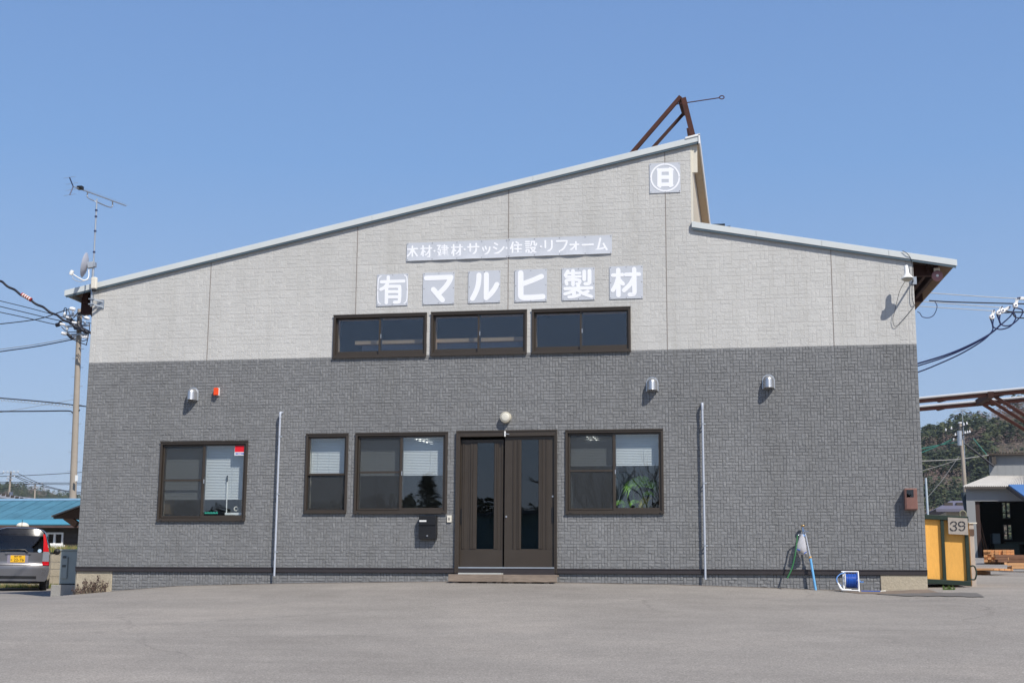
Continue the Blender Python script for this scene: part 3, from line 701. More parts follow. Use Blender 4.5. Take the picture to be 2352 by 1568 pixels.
# ------------------------------------------------------------------ signs
STK = [0]
def stroke(b, pts, w, mp, y, k, corner=False):
    P = [mp(*p) for p in pts]
    P = [Vector((p.x, 0, p.z)) for p in P]
    if len(P) > 2 and not corner: P = smooth_path(P, 6)
    r = w / 2; y0 = y; y1 = y - .0022
    def cap(c, ang, full):
        return [c + Vector((math.cos(ang + a) * r, 0, math.sin(ang + a) * r)) for a in full]
    L, Rr = [], []
    n = len(P)
    if n == 1: out = [P[0] + Vector((math.cos(a) * r, 0, math.sin(a) * r)) for a in [2 * math.pi * i / 18 for i in range(18)]]; polys = [out]
    else:
        polys = []
        for a, c in zip(P, P[1:]):
            d = (c - a); 
            if d.length < 1e-6: continue
            ang = math.atan2(d.z, d.x); h = [math.pi / 2 + math.pi * i / 8 for i in range(9)]; g = [-math.pi / 2 + math.pi * i / 8 for i in range(9)]
            polys.append(cap(a, ang, h) + cap(c, ang, g))
    for j, q in enumerate(polys):
        STK[0] += 1; yy = y1 - .000012 * (STK[0] % 160); i = len(b.v); m = len(q)
        b.v += [(p.x, yy, p.z) for p in q] + [(p.x, y0, p.z) for p in q]
        b.f.append(tuple(range(i, i + m))); b.m.append(0); b.tone.append(.5)
        for e in range(m): b.f.append((i + e, i + (e + 1) % m, i + m + (e + 1) % m, i + m + e)); b.m.append(0); b.tone.append(.5)
SY = -.017
def zmap(ox, oy, s, y=SY):
    return lambda x, z: at((ox + x / s) / 1.7415, (oy + z / s) / 1.7415, y)
PXM = 3150 / (25.3 * 1.0)      # rough display px per metre on the facade
def sign(name, label, corners, strokes, mp, s, group, screws=8, y=SY, dome=0):
    c = [mp(*p) for p in corners]        # tl tr bl br
    x0, x1, z0, z1 = (c[0].x + c[2].x) / 2, (c[1].x + c[3].x) / 2, (c[2].z + c[3].z) / 2, (c[0].z + c[1].z) / 2
    t = thing(name, label, 'sign', ((x0 + x1) / 2, 0, z0), group)
    b = MB()
    if dome:
        n = dome * 8
        for i in range(n):
            xa, xb = x0 + (x1 - x0) * i / n, x0 + (x1 - x0) * (i + 1) / n
            fa, fb = [(-.006 - .020 * abs(math.sin(math.pi * dome * k / n)) * (.5 + .5 * ((int(k * dome / n) * 7) % 3) / 2)) for k in (i, i + 1)]
            b.raw([(xa, y - .001, z1), (xb, y - .001, z1), (xb, y - .001, z0 + (z1 - z0) * .3), (xa, y - .001, z0 + (z1 - z0) * .3), (xb, y - .0005 + fb, z0), (xa, y - .0005 + fa, z0)], [(0, 1, 2, 3), (3, 2, 4, 5)])
            b.raw([(xa, y + .003, z1), (xb, y + .003, z1), (xb, y - .001, z1), (xa, y - .001, z1)], [(0, 1, 2, 3)])
        b.build('panel', SIGN, t, smooth=50)
    else:
        b.box(x0, x1, y - .001, y + .003, z0, z1); b.build('panel', SIGN, t)
    glyphs = []
    if dome:                                  # one mesh per character: strokes whose widths overlap belong together
        for st_ in sorted(strokes, key=lambda q: min(p[0] for p in q[0])):
            lo, hi = min(p[0] for p in st_[0]) - st_[1] * .45, max(p[0] for p in st_[0]) + st_[1] * .45
            if glyphs and lo < glyphs[-1][1]: glyphs[-1][0].append(st_); glyphs[-1][1] = max(hi, glyphs[-1][1])
            else: glyphs.append([[st_], hi])
        glyphs = [g[0] for g in glyphs]
    else: glyphs = [strokes]
    for g in glyphs:
        q = MB()
        for k, (pts, w) in enumerate(g): stroke(q, pts, w / s / 1.7415 / PXM, mp, y - .0012, k)
        q.build('character' if dome else 'lettering', SIGNW, t)
    e = .022; pos = [(x0 + e, z1 - e), (x1 - e, z1 - e), (x0 + e, z0 + e), (x1 - e, z0 + e), ((x0 + x1) / 2, z1 - e), ((x0 + x1) / 2, z0 + e), (x0 + e, (z0 + z1) / 2), (x1 - e, (z0 + z1) / 2)]
    if dome:
        pos = [(x0 + e + (x1 - x0 - 2 * e) * i / dome, zz_) for i in range(dome + 1) for zz_ in (z1 - e, z0 + e)]
    proto = None
    for px_, pz_ in pos:
        if proto is None:
            proto = MB().lathe([(0, .004), (.006, .003), (.0075, 0)], (px_, y - .002 - (.006 if dome else 0), pz_), (0, -1, 0), 8).build('screw', SCREW, t); p0 = (px_, pz_)
        else:
            o = proto.copy(); COL.objects.link(o); o.parent = t; o.location = (px_ - p0[0], 0, pz_ - p0[1])
    return t
GS = 'square lettered sign panels under the roofline'
mA, mB_, mC = zmap(1500, 1080, 6.918), zmap(1860, 1060, 6.918), zmap(2240, 1050, 6.918)
sign('square_sign', 'square silver panel with a white character inside tall brackets', [(62, 125), (920, 97), (43, 1000), (912, 975)],
     [([(170, 165), (90, 285), (80, 830), (150, 940)], 28), ([(818, 145), (885, 250), (882, 800), (802, 925)], 30), ([(175, 330), (800, 307)], 95),
      ([(367, 195), (362, 300), (330, 400), (250, 490), (165, 535)], 100), ([(320, 450), (312, 905)], 103), ([(320, 457), (640, 455), (683, 500), (675, 840), (640, 888), (540, 893)], 98), ([(330, 600), (670, 598)], 92), ([(330, 745), (670, 742)], 92)], mA, 6.918, GS)
sign('square_sign', 'square silver panel with a white hooked stroke and short slash', [(1335, 78), (2205, 50), (1318, 955), (2195, 935)],
     [([(1420, 225), (2100, 200)], 145), ([(2100, 200), (2040, 340), (1930, 490), (1790, 630)], 148), ([(1615, 540), (1750, 700), (1865, 830)], 152)], mA, 6.918, GS)
sign('square_sign', 'square silver panel with two tall white strokes, the right one hooking up', [(98, 172), (985, 145), (82, 1055), (972, 1030)],
     [([(385, 280), (378, 430), (345, 620), (280, 790), (205, 930)], 148), ([(590, 265), (585, 910)], 148), ([(585, 910), (700, 810), (800, 680), (850, 600), (880, 540)], 146)], mB_, 6.918, GS)
sign('square_sign', 'square silver panel with a white upright and two arms like a letter t leaning', [(1380, 135), (2270, 105), (1370, 1022), (2270, 1000)],
     [([(1540, 225), (1542, 850)], 162), ([(1542, 840), (1570, 885), (1640, 902), (1850, 898), (2150, 875)], 160), ([(1600, 520), (1850, 430), (2115, 318)], 150)], mB_, 6.918, GS)
sign('square_sign', 'square silver panel with the dense many stroked white character', [(55, 160), (968, 130), (52, 1050), (960, 1028)],
     [([(215, 245), (150, 350)], 100), ([(190, 300), (550, 290)], 74), ([(165, 398), (565, 385)], 76), ([(358, 235), (360, 610)], 110), ([(190, 600), (190, 490), (520, 485), (528, 580), (470, 590)], 92),
      ([(668, 252), (668, 470)], 108), ([(815, 235), (814, 560)], 112), ([(814, 560), (780, 590), (695, 592)], 98), ([(140, 725), (875, 702)], 94), ([(505, 650), (505, 700)], 110),
      ([(430, 760), (260, 835), (135, 872)], 92), ([(385, 800), (390, 930)], 110), ([(245, 955), (400, 942), (535, 895)], 90), ([(480, 760), (620, 850), (760, 905), (865, 940)], 92), ([(770, 800), (650, 850)], 95)], mC, 6.918, GS)
MOKU = lambda: [([(1460, 355), (1725, 340)], 106), ([(1610, 210), (1615, 905)], 130), ([(1605, 430), (1545, 620), (1462, 765)], 122), ([(1650, 500), (1740, 592)], 115),
                ([(1820, 335), (2190, 325)], 108), ([(2050, 185), (2060, 830)], 125), ([(2060, 830), (2030, 880), (1925, 888)], 115), ([(2040, 420), (1940, 600), (1772, 768)], 125)]
sign('square_sign', 'square silver panel with two white tree like halves, next to the dense one', [(1370, 112), (2290, 80), (1373, 1012), (2300, 985)], MOKU(), mC, 6.918, GS)

mD, mE, mF, mG = (zmap(1620, 960, 10.69), zmap(1820, 950, 10.69), zmap(2020, 940, 10.69), zmap(2230, 930, 10.69))
zai = [([(680, 370), (860, 362)], 64), ([(770, 255), (770, 715)], 70), ([(760, 440), (690, 630)], 62), ([(795, 450), (857, 522)], 60), ([(905, 365), (1135, 350)], 66), ([(1045, 250), (1048, 690)], 72), ([(1048, 690), (1030, 712), (965, 715)], 66), ([(1040, 430), (960, 570), (875, 640)], 66)]
def conv(st, dx_, dy_): return [([(x + dx_, y + dy_) for x, y in p], w) for p, w in st]
left_strip = ([([(115, 400), (525, 375)], 75), ([(316, 275), (312, 735)], 75), ([(285, 430), (220, 570), (110, 685)], 72), ([(365, 450), (430, 560), (520, 675)], 74)] + zai + [([(1260, 470)], 95)]
    + [([(1385, 250), (1500, 240)], 64), ([(1500, 240), (1412, 410)], 62), ([(1412, 410), (1515, 410)], 60), ([(1515, 410), (1485, 590), (1415, 690)], 62), ([(1415, 510), (1480, 620), (1560, 678), (1650, 684), (1845, 670)], 68),
       ([(1685, 215), (1685, 610)], 64), ([(1575, 275), (1790, 265)], 56), ([(1790, 265), (1790, 420)], 54), ([(1545, 345), (1848, 345)], 56), ([(1585, 420), (1790, 420)], 52), ([(1590, 500), (1820, 492)], 52), ([(1560, 580), (1825, 575)], 54)]
    + conv(zai, 1308, -47))
EtoD = lambda st: conv(st, 200 * 10.69, -10 * 10.69)
left_strip += EtoD([([(412, 520)], 96), ([(550, 415), (1010, 400)], 82), ([(650, 285), (650, 590)], 78), ([(905, 270), (905, 480), (870, 620), (750, 735)], 78), ([(1185, 440), (1225, 560)], 70), ([(1300, 390), (1335, 500)], 70), ([(1485, 420), (1465, 540), (1400, 650), (1285, 730)], 74),
                    ([(1695, 250), (1810, 310)], 80), ([(1655, 425), (1770, 485)], 80), ([(2085, 415), (1990, 540), (1860, 640), (1700, 697)], 80), ([(2205, 460)], 98)])
ex, ey = 200 * 10.69, -10 * 10.69
sign('long_sign', 'left half of the long sign strip with ten white characters and dots', [(78, 140), (2264 + ex, 68 + ey), (66, 905), (2264 + ex, 862 + ey)], left_strip, mD, 10.69, 'two halves of the long sign strip', dome=4)
right_strip = [([(340, 320), (300, 440), (240, 590)], 74), ([(322, 480), (322, 785)], 74), ([(480, 305), (560, 360)], 78), ([(400, 440), (700, 430)], 76), ([(425, 600), (680, 597)], 72), ([(415, 775), (700, 762)], 74), ([(548, 440), (550, 770)], 74),
    ([(885, 290), (1030, 290)], 72), ([(870, 382), (1045, 380)], 68), ([(890, 468), (1030, 468)], 64), ([(895, 555), (1040, 552)], 64), ([(903, 645), (1025, 645)], 66), ([(1025, 645), (1025, 755)], 66), ([(1025, 755), (903, 755)], 66), ([(903, 755), (903, 645)], 66),
    ([(1125, 290), (1255, 285)], 70), ([(1255, 285), (1250, 430)], 70), ([(1250, 430), (1275, 446), (1325, 440), (1350, 370)], 68), ([(1130, 300), (1130, 380), (1095, 455)], 64), ([(1095, 545), (1285, 540)], 68), ([(1285, 540), (1230, 650), (1100, 755)], 70), ([(1130, 600), (1200, 680), (1320, 750)], 74),
    ([(1537, 500)], 98), ([(1720, 255), (1722, 540)], 78), ([(1998, 250), (1998, 500), (1960, 610), (1820, 715)], 80)]
gx, gy = 210 * 10.69, -10 * 10.69
right_strip += conv([([(-35, 379), (395, 365)], 80), ([(395, 365), (370, 490), (280, 660), (180, 750), (90, 805)], 80), ([(545, 528), (900, 512)], 80), ([(783, 410), (786, 755)], 76), ([(786, 755), (765, 785), (700, 787)], 70), ([(765, 545), (680, 650), (555, 745)], 74),
    ([(1065, 535), (1520, 512)], 84), ([(1830, 255), (1775, 500), (1720, 720)], 84), ([(1645, 745), (1800, 712), (2030, 640)], 80), ([(1965, 485), (2040, 620), (2105, 730)], 84)], gx, gy)
sign('long_sign', 'right half of the long sign strip ending in a white dash and hook', [(137, 168), (2342 + gx, 95 + gy), (130, 955), (2320 + gx, 893 + gy)], right_strip, mF, 10.69, 'two halves of the long sign strip', dome=4)
mM = zmap(2450, 330, 2.613)
circ = [(550 + 147 * math.cos(a), 995 - 140 * math.sin(a)) for a in [2 * math.pi * i / 48 for i in range(49)]]
sign('round_emblem_sign', 'square silver sign high under the roof peak with a white ringed box character', [(385, 845), (708, 835), (390, 1157), (712, 1147)],
     [(circ, 17), ([(490, 925), (490, 1070)], 46), ([(610, 920), (610, 1068)], 46), ([(492, 918), (608, 914)], 42), ([(490, 992), (610, 990)], 44), ([(492, 1068), (608, 1066)], 42),
      ([(478, 912), (490, 930)], 36), ([(602, 900), (626, 912)], 30), ([(480, 1078), (496, 1090)], 30), ([(604, 1084), (624, 1076)], 30)], mM, 2.613, None)

# ------------------------------------------------------------------ fixtures on the wall
def vent_hood(loc, label):
    t = thing('vent_hood', label, 'vent', loc, 'stainless vent hoods on the dark wall'); x, _, z = loc
    w, h, dp = .102, .255, .185
    b = MB(); n, m = 14, 8
    vs = []; fs = []
    zc = z + h - w                 # spring of the dome
    rows_ = [(z + .01, 1.0)] + [(z + .03, .985), (zc, .96)] + [(zc + w * .92 * math.sin(math.pi / 2 * i / m), .96 * math.cos(math.pi / 2 * i / m)) for i in range(1, m + 1)]
    for rz, s in rows_:
        for j in range(n + 1):
            a = math.pi * j / n; vs.append((x + math.cos(a) * w * max(s, .02), -.012 - math.sin(a) * dp * max(s, .02), rz))
    for i in range(len(rows_) - 1):
        for j in range(n): fs.append((i * (n + 1) + j, i * (n + 1) + j + 1, (i + 1) * (n + 1) + j + 1, (i + 1) * (n + 1) + j))
    b.raw(vs, fs); b.build('hood', STEEL, t, smooth=50)
    pl = [(x - w - .014, z), (x + w + .014, z)] + [(x + (w + .014) * math.cos(a), zc + (w + .014) * math.sin(a)) for a in [math.pi * i / 14 for i in range(15)]]
    MB().prism(pl, -.022, -.006).build('flange', STEEL, t)
    rim = [(x + math.cos(math.pi * j / n) * w * .95, -.012 - math.sin(math.pi * j / n) * dp * 1.0, z + .012) for j in range(n + 1)]
    MB().tube(rim, .006, 6).build('rim', STEEL, t, smooth=60)
    b = MB(); b.raw([(p[0] * 1, p[1], z + .02) for p in rim], [tuple(range(n + 1))]); b.build('grille', BLACK, t)
    return t
def wall(px, py): p = at(px, py, 0); return (p.x, 0, p.z)
vent_hood(wall(443.6, 920.5), 'vent hood beside the orange alarm light')
vent_hood(wall(1498.5, 898.5), 'vent hood above the window right of the door')
vent_hood(wall(1765.5, 893), 'vent hood alone on the bare wall right of the second conduit')
p = wall(499, 908.4); z1 = wall(499, 891.6)[2]; t = thing('alarm_light', 'small orange warning lamp on a white base', 'alarm light', p)
MB().box(p[0] - .006, p[0] + .05, -.035, -.006, p[2] - .004, z1 + .004).build('base', WHITE, t, bevel=.004)
MB().box(p[0] - .045, p[0] + .042, -.095, -.0355, p[2], z1).build('lens', ORANGE, t, bevel=.008)
def conduit(ptop, pbot, clamps, label):
    y = -.10; a = at(*ptop, y); c = at(*pbot, y); x = (a.x + c.x) / 2
    t = thing('conduit_pipe', label, 'pipe', (x, y, c.z), 'grey conduits running down the wall')
    MB().tube([(x, y, c.z), (x, y, a.z - .05)], .019, 12).build('tube', PVCG, t, smooth=60)
    MB().tube(smooth_path([(x, y, a.z - .11), (x, y, a.z - .03), (x, y + .03, a.z), (x, .02, a.z + .004)], 5), .024, 12).build('elbow', PVCG, t, smooth=60)
    for cy in clamps:
        z = at(ptop[0], cy, y).z; b = MB(); b.lathe([(.0215, -.016), (.0215, .016)], (x, y, z), (0, 0, 1), 12); b.bar((x + .02, y, z), (x + .055, y + .005, z), .012, .02); b.bar((x, y + .02, z), (x, .005, z - .005), .016, .022); b.build('clamp', GALV, t)
conduit((643.5, 947), (630.2, 1322), [1002, 1133.8, 1266.6], 'grey conduit between the sticker window and the narrow window')
conduit((1612.3, 926.5), (1620.9, 1330), [973.5, 1109.3, 1252.6], 'grey conduit right of the palm window')
p = at(1161.7, 958.3, -.05); t = thing('porch_light', 'round white lamp on the wall above the entrance door', 'wall lamp', (p.x, 0, p.z))
MB().lathe([(.105, 0), (.105, .085), (.098, .102), (.082, .106)], (p.x, -.006, p.z), (0, -1, 0), 32).build('housing', mat('lamp_rim', hexc('bfb9a8'), .5), t, smooth=40)
MB().lathe([(.080, .104), (.076, .110), (.06, .114), (.03, .117), (0, .118)], (p.x, -.006, p.z), (0, -1, 0), 32).build('diffuser', mat('lamp_diffuser', hexc('d6d2c4'), .55), t, smooth=60)
p = at(1160, 996, -.06); t = thing('door_catch', 'small white catch bracket at the top of the door frame', 'bracket', (p.x, -.06, p.z))
b = MB(); b.box(p.x - .014, p.x + .014, -.075, -.046, p.z - .05, p.z + .05); b.build('bracket', WHITE, t, bevel=.003)
b = MB(); b.bar((p.x, -.07, p.z + .0), (p.x + .08, -.065, p.z - .006), .012, .012); b.build('arm', GALV, t)
# mailbox
a, c = at(962, 1183.7, -.13), at(1001, 1237.3, -.13); x0, x1, z0, z1 = a.x, c.x, c.z, a.z
t = thing('mailbox', 'black metal mailbox with a white name strip on the wall', 'mailbox', ((x0 + x1) / 2, 0, z0))
b = MB(); b.hexa([(x0, -.12, z0), (x1, -.12, z0), (x1, -.006, z0), (x0, -.006, z0), (x0, -.13, z1), (x1, -.13, z1), (x1, -.006, z1), (x0, -.006, z1)]); b.build('box_body', BLACK, t, bevel=.006)
zf = z1 - (z1 - z0) * .40
MB().box(x0 + .008, x1 - .008, -.142, -.131, zf, z1 - .02).build('flap', BLACK, t, bevel=.004)
MB().box(x0 + .015, x0 + .15, -.1445, -.1425, zf + .06, zf + .09).build('name_strip', WHITE, t)
MB().lathe([(0, .012), (.013, .012), (.016, 0)], ((x0 + x1) / 2, -.124, z0 + .06), (0, -1, 0), 14).build('lock', STEEL, t, smooth=40)
a, c = at(1026.5, 1183, -.03), at(1036.6, 1198.8, -.03)
t = thing('door_intercom', 'small cream intercom unit beside the mailbox', 'intercom', ((a.x + c.x) / 2, 0, c.z))
MB().box(a.x, c.x, -.032, -.006, c.z, a.z).build('case', OFFW, t, bevel=.005)
MB().box(a.x + .022, c.x - .022, -.036, -.033, c.z + .04, a.z - .04).build('button', mat('grey_button', hexc('9a9690'), .5), t, bevel=.003)
# brown meter box
a, c = at(2077.5, 1121, -.2), at(2108.5, 1170, -.2); x0, x1, z0, z1 = a.x, c.x, c.z, a.z
t = thing('meter_box', 'copper brown meter box with a dark glass window', 'meter box', ((x0 + x1) / 2, 0, z0))
b = MB(); b.box(x0, x1, -.20, -.006, z0, z1); b.build('case', COPPER, t, bevel=.008)
b = MB(); b.box(x0 + .02, x1 - .012, -.209, -.201, z0 + .012, z1 - .012); b.build('lid', COPPER, t, bevel=.004)
MB().box(x0 + .032, x0 + .15, -.213, -.2095, z0 + .22, z0 + .35).build('window', glass('meter_glass', (.2, .2, .2)), t)
# red sticker on the first window
r = WINS[0]; a, c = at(539.5, 1021, .008), at(561.5, 1045.3, .008)
t = thing('security_sticker', 'red and white security sticker in the window corner', 'sticker', (a.x, .01, c.z))
b = MB(); b.box(a.x, c.x, .0095, .0125, c.z, a.z); b.build('backing', WHITE, t)
MB().box(a.x + .004, c.x - .004, .0082, .0093, c.z + (a.z - c.z) * .32, a.z - .004).build('red_field', mat('sticker_red', (.75, .008, .02), .5), t)
def text(body, size, loc, m, root, parent=None, name='lettering', rot=(R(90), 0, 0), sx=1.0, depth=.0004, bold=0.0):
    cu = bpy.data.curves.new('text', 'FONT'); cu.body = body; cu.size = size; cu.align_x = 'CENTER'; cu.align_y = 'CENTER'; cu.extrude = depth; cu.offset = bold
    o = bpy.data.objects.new('text', cu); COL.objects.link(o); bpy.context.view_layer.update()
    me = bpy.data.meshes.new_from_object(o.evaluated_get(bpy.context.evaluated_depsgraph_get())); bpy.data.objects.remove(o); bpy.data.curves.remove(cu)
    me.transform(Matrix.Translation(Vector(loc) - (Vector(root.location) if root else Vector())) @ Matrix.Rotation(rot[2], 4, 'Z') @ Matrix.Rotation(rot[0], 4, 'X') @ Matrix.Diagonal((sx, 1, 1, 1)))
    me.materials.clear(); me.materials.append(m); ob = bpy.data.objects.new(name, me); COL.objects.link(ob); ob.parent = parent or root; return ob
text('SECOM', .052, ((a.x + c.x) / 2, .0088, c.z + .032), mat('sticker_blue', (.02, .06, .45), .5), t, bold=.0015)
# step in front of the door
p0, p1 = at(1029.5, 1325, -.4), at(1279, 1325, -.4); xs0, xs1 = p0.x, p1.x; xm = at(1155, 1325, -.4).x
zt, zb = at(1155, 1318.5, -.4).z, at(1155, 1335.5, -.4).z
t = thing('timber_step', 'grey weathered timber step below the sliding door', 'step', ((xs0 + xs1) / 2, -.25, zb - .06))
MB().box(xs0, xm - .003, -.40, -.36, zb, zt).build('front_board', WOODG, t, bevel=.005); MB().box(xm + .003, xs1, -.405, -.36, zb - .002, zt - .003).build('front_board', WOODG, t, bevel=.005)
for k in range(3): MB().box(xs0 + .01, xs1 - .01, -.355 + k * .105, -.255 + k * .105, zt - .035, zt - .004).build('deck_board', WOODG, t, bevel=.004)
for f in (.04, .22, .36, .44, .55, .72, .88): x = xs0 + (xs1 - xs0) * f; MB().box(x, x + .10, -.38, -.06, gz(x, -.3) - .03, zb - .001).build('foot_block', WOODG, t, bevel=.004)
MB().box(xs0 + .16, xm - .05, -.3, -.08, zt + .0005, zt + .028).build('tread_plate', mat('pale_plastic_mat', hexc('b9bcb8'), .6), t, bevel=.004)

# ------------------------------------------------------------------ water tap, bag, hose and hose reel
mW = lambda x, y, Y: at(1751.4 + x * .1465, 1177.1 + y * .1465, Y)
pb = mW(842, 1215, -.15); pm = mW(748, 700, -.13); pt = mW(665, 300, -.11)
t = thing('standpipe_tap', 'standpipe with light blue lagging leaning against the wall', 'water tap', (pb.x, pb.y, gz(pb.x, pb.y)))
MB().tube([Vector((pb.x, pb.y, pb.z - .05)), pm], [.021, .023], 14).build('lagging', PIPEB, t, smooth=50)
MB().tube([pm + (pb - pm) * .02, pm + (pt - pm) * .045], [.029, .022], 12).build('tape_collar', YELP, t, smooth=50)
MB().tube([pm, pt], .0125, 10).build('riser', PVCG, t, smooth=60)
b = MB(); h0 = mW(630, 215, -.10); h1 = mW(640, 320, -.12); b.tube([pt + Vector((0, 0, -.02)), pt + Vector((-.01, 0, .03)), h1 + Vector((0, 0, .05))], .017, 10); b.tube([h0, h1], [.013, .02], 10); b.tube([h1 + Vector((.09, 0, .03)), h1 + Vector((-.02, -.01, .02))], .014, 10)
b.tube(smooth_path([h1, mW(620, 335, -.14), mW(560, 345, -.18), mW(548, 365, -.19)], 4), .011, 8); b.build('tap_body', CHROME, t, smooth=50)
b = MB(); b.lathe([(0, .02), (.036, .018), (.042, .008), (.036, -.008), (.012, -.012)], mW(632, 207, -.10), (0, 0, 1), 14); b.build('tap_handle', BRASS, t, smooth=40)
MB().lathe([(.0, -.02), (.022, -.014), (.027, 0), (.022, .018), (.012, .028)], mW(640, 362, -.13), (.2, 0, 1), 12).build('hose_joint', HOSELB, t, smooth=50)
hp = [mW(548, 352, -.19), mW(538, 450, -.21), mW(528, 540, -.235), mW(505, 690, -.28), mW(460, 870, -.32), mW(388, 1025, -.36)]
wire('green_hose', 'short green garden hose hanging from the tap', 'hose', smooth_path(hp, 6), .0145, HOSEG, n=10)
# bag
b = MB(); rows_ = [(620, 335, 12, 8), (612, 400, 48, 26), (612, 470, 62, 38), (615, 540, 76, 46), (618, 590, 82, 50), (622, 625, 74, 42), (640, 650, 50, 26)]
vs = []; nn = 14
for i, (cx, cy, wx, wy) in enumerate(rows_):
    for j in range(nn):
        a = 2 * math.pi * j / nn; k = 1 + .13 * math.sin(3 * a + i * 1.3) + .06 * rnd.uniform(-1, 1)
        p = mW(cx + wx * math.cos(a) * k, cy + (8 * math.sin(2 * a) if i else 0), -.15); vs.append((p.x, -.15 + wy * .0011 * math.sin(a) * k, p.z))
fs = [(i * nn + j, i * nn + (j + 1) % nn, (i + 1) * nn + (j + 1) % nn, (i + 1) * nn + j) for i in range(len(rows_) - 1) for j in range(nn)] + [tuple((len(rows_) - 1) * nn + j for j in range(nn))]
b.raw(vs, fs); bag = mW(620, 640, -.15); t = thing('plastic_bag', 'clear plastic bag of bits hanging from the tap', 'bag', bag); b.build('film', BAGM, t, smooth=60)
b = MB(); b.lathe([(0, -.05), (.05, -.045), (.062, -.01), (.05, .03), (.02, .06), (0, .065)], mW(612, 590, -.15), (.1, 0, 1), 12); b.build('contents', mat('bagged_grey_cloth', hexc('8b8580'), .8, 0, .25, 20), t, smooth=60)
b = MB(); b.tube([mW(540, 570, -.19), mW(612, 598, -.2)], .009, 8); b.tube([mW(650, 640, -.18), mW(690, 610, -.17)], .008, 8); b.build('blue_tool', HOSEB, t)
# reel
g0 = mW(1400, 1228, -.42); zg = gz(g0.x, -.42); g0 = Vector((g0.x, -.42, zg))
t = thing('hose_reel', 'white framed garden hose reel wound with blue hose', 'hose reel', g0)
sc_ = at(2000, 1340, -.42).x - at(1990, 1340, -.42).x; u = sc_ * .01465 * 10 / 10 * .1 * 10 / 1.0
u = (mW(1500, 1100, -.42).x - mW(1400, 1100, -.42).x) / 100     # metres per zoom px
xl, xr_ = g0.x - 128 * u, g0.x + 108 * u; cz = zg + 172 * u; top = zg + 318 * u; yc = -.42
for x in (xl, xr_):
    b = MB(); 
    b.tube([(x, yc - .13, zg + .015), (x, yc - .02, top)], .0115, 8); b.tube([(x, yc + .13, zg + .015), (x, yc + .02, top)], .0115, 8); b.tube([(x, yc - .16, zg + .013), (x, yc + .16, zg + .013)], .014, 8); b.tube([(x, yc - .075, cz), (x, yc + .075, cz)], .010, 8)
    b.build('side_frame', WHITE, t, smooth=50)
MB().tube([(xl - .03, yc, top), (xr_ + .01, yc, top)], .0125, 10).build('carry_handle', WHITE, t, smooth=50)
MB().tube([(xl, yc - .14, zg + .02), (xr_, yc - .14, zg + .02)], .011, 8).build('foot_rail', WHITE, t, smooth=50)
for x, m in ((xl + .028, WHITE), (xr_ - .026, HOSEB)):
    b = MB(); ro = 128 * u; b.lathe([(ro * .93, -.006), (ro, -.006), (ro, .006), (ro * .93, .006), (ro * .93, -.006)], (x, yc, cz), (1, 0, 0), 28)
    for k in range(6): a = k * math.pi / 3; b.tube([(x, yc, cz), (x, yc + math.cos(a) * ro * .95, cz + math.sin(a) * ro * .95)], .007, 6)
    b.build('flange', m, t, smooth=40)
b = MB(); b.tube([(xl, yc, cz), (xr_, yc, cz)], .028, 12); b.build('axle', WHITE, t, smooth=50)
pts = []
for layer, rr in ((0, .62), (1, .78), (2, .9)):
    n_ = 9
    for k in range(n_ * 16 + 1):
        a = 2 * math.pi * k / 16; f = k / (n_ * 16); f = f if layer % 2 == 0 else 1 - f
        r_ = 118 * u * rr + (.006 * math.sin(a * .37 + layer)); pts.append((xl + .045 + (xr_ - xl - .085) * f, yc + math.cos(a) * r_, cz + math.sin(a) * r_))
MB().tube(pts, .0095, 7).build('wound_hose', HOSEB, t, smooth=60)
b = MB(); b.tube([(xr_, yc, cz), (xr_ + .03, yc, cz), (xr_ + .03, yc - .05, cz - .02), (xr_ + .085, yc - .05, cz - .02)], [.01, .01, .01, .013], 8); b.build('crank', HOSELB, t, smooth=50)
lp = smooth_path([(xl + .03, yc - .05, top - .015), (xl - .06, yc - .06, top - .05), (xl - .115, yc - .08, cz + .04), (xl - .10, yc - .1, cz - .04), (xl - .05, yc - .15, zg + .10)], 6)
MB().tube(lp, .0095, 8).build('loose_hose', HOSELB, t, smooth=60)
MB().tube([(xl - .10, yc - .13, cz - .035), (xl - .06, yc - .17, zg + .06), (xl - .03, yc - .19, zg + .03), (xl + .12, yc - .2, zg + .025)], [.012, .022, .022, .018], 10).build('spray_nozzle', WHITE, t, smooth=50)
q0, q1, q2 = mW(1545, 1185, -.35), mW(1700, 1192, -.35), mW(1850, 1196, -.35)
pts = [Vector((q.x, q.y, gz(q.x, q.y) + .012)) for q in (q0, q1, q2)]
wire('hose_end', 'blue hose end with a white nozzle lying right of the reel', 'hose', smooth_path(pts, 5), .0095, HOSEB)
o = bpy.data.objects['hose_end']; MB().tube([pts[2], pts[2] + Vector((.06, -.01, .004)), pts[2] + Vector((.085, -.015, .004))], [.013, .015, .018], 10).build('nozzle', OFFW, None, None, 50, 0, None)
nz_ = bpy.data.objects['nozzle']; nz_.parent = o; nz_.location = -Vector(o.location)

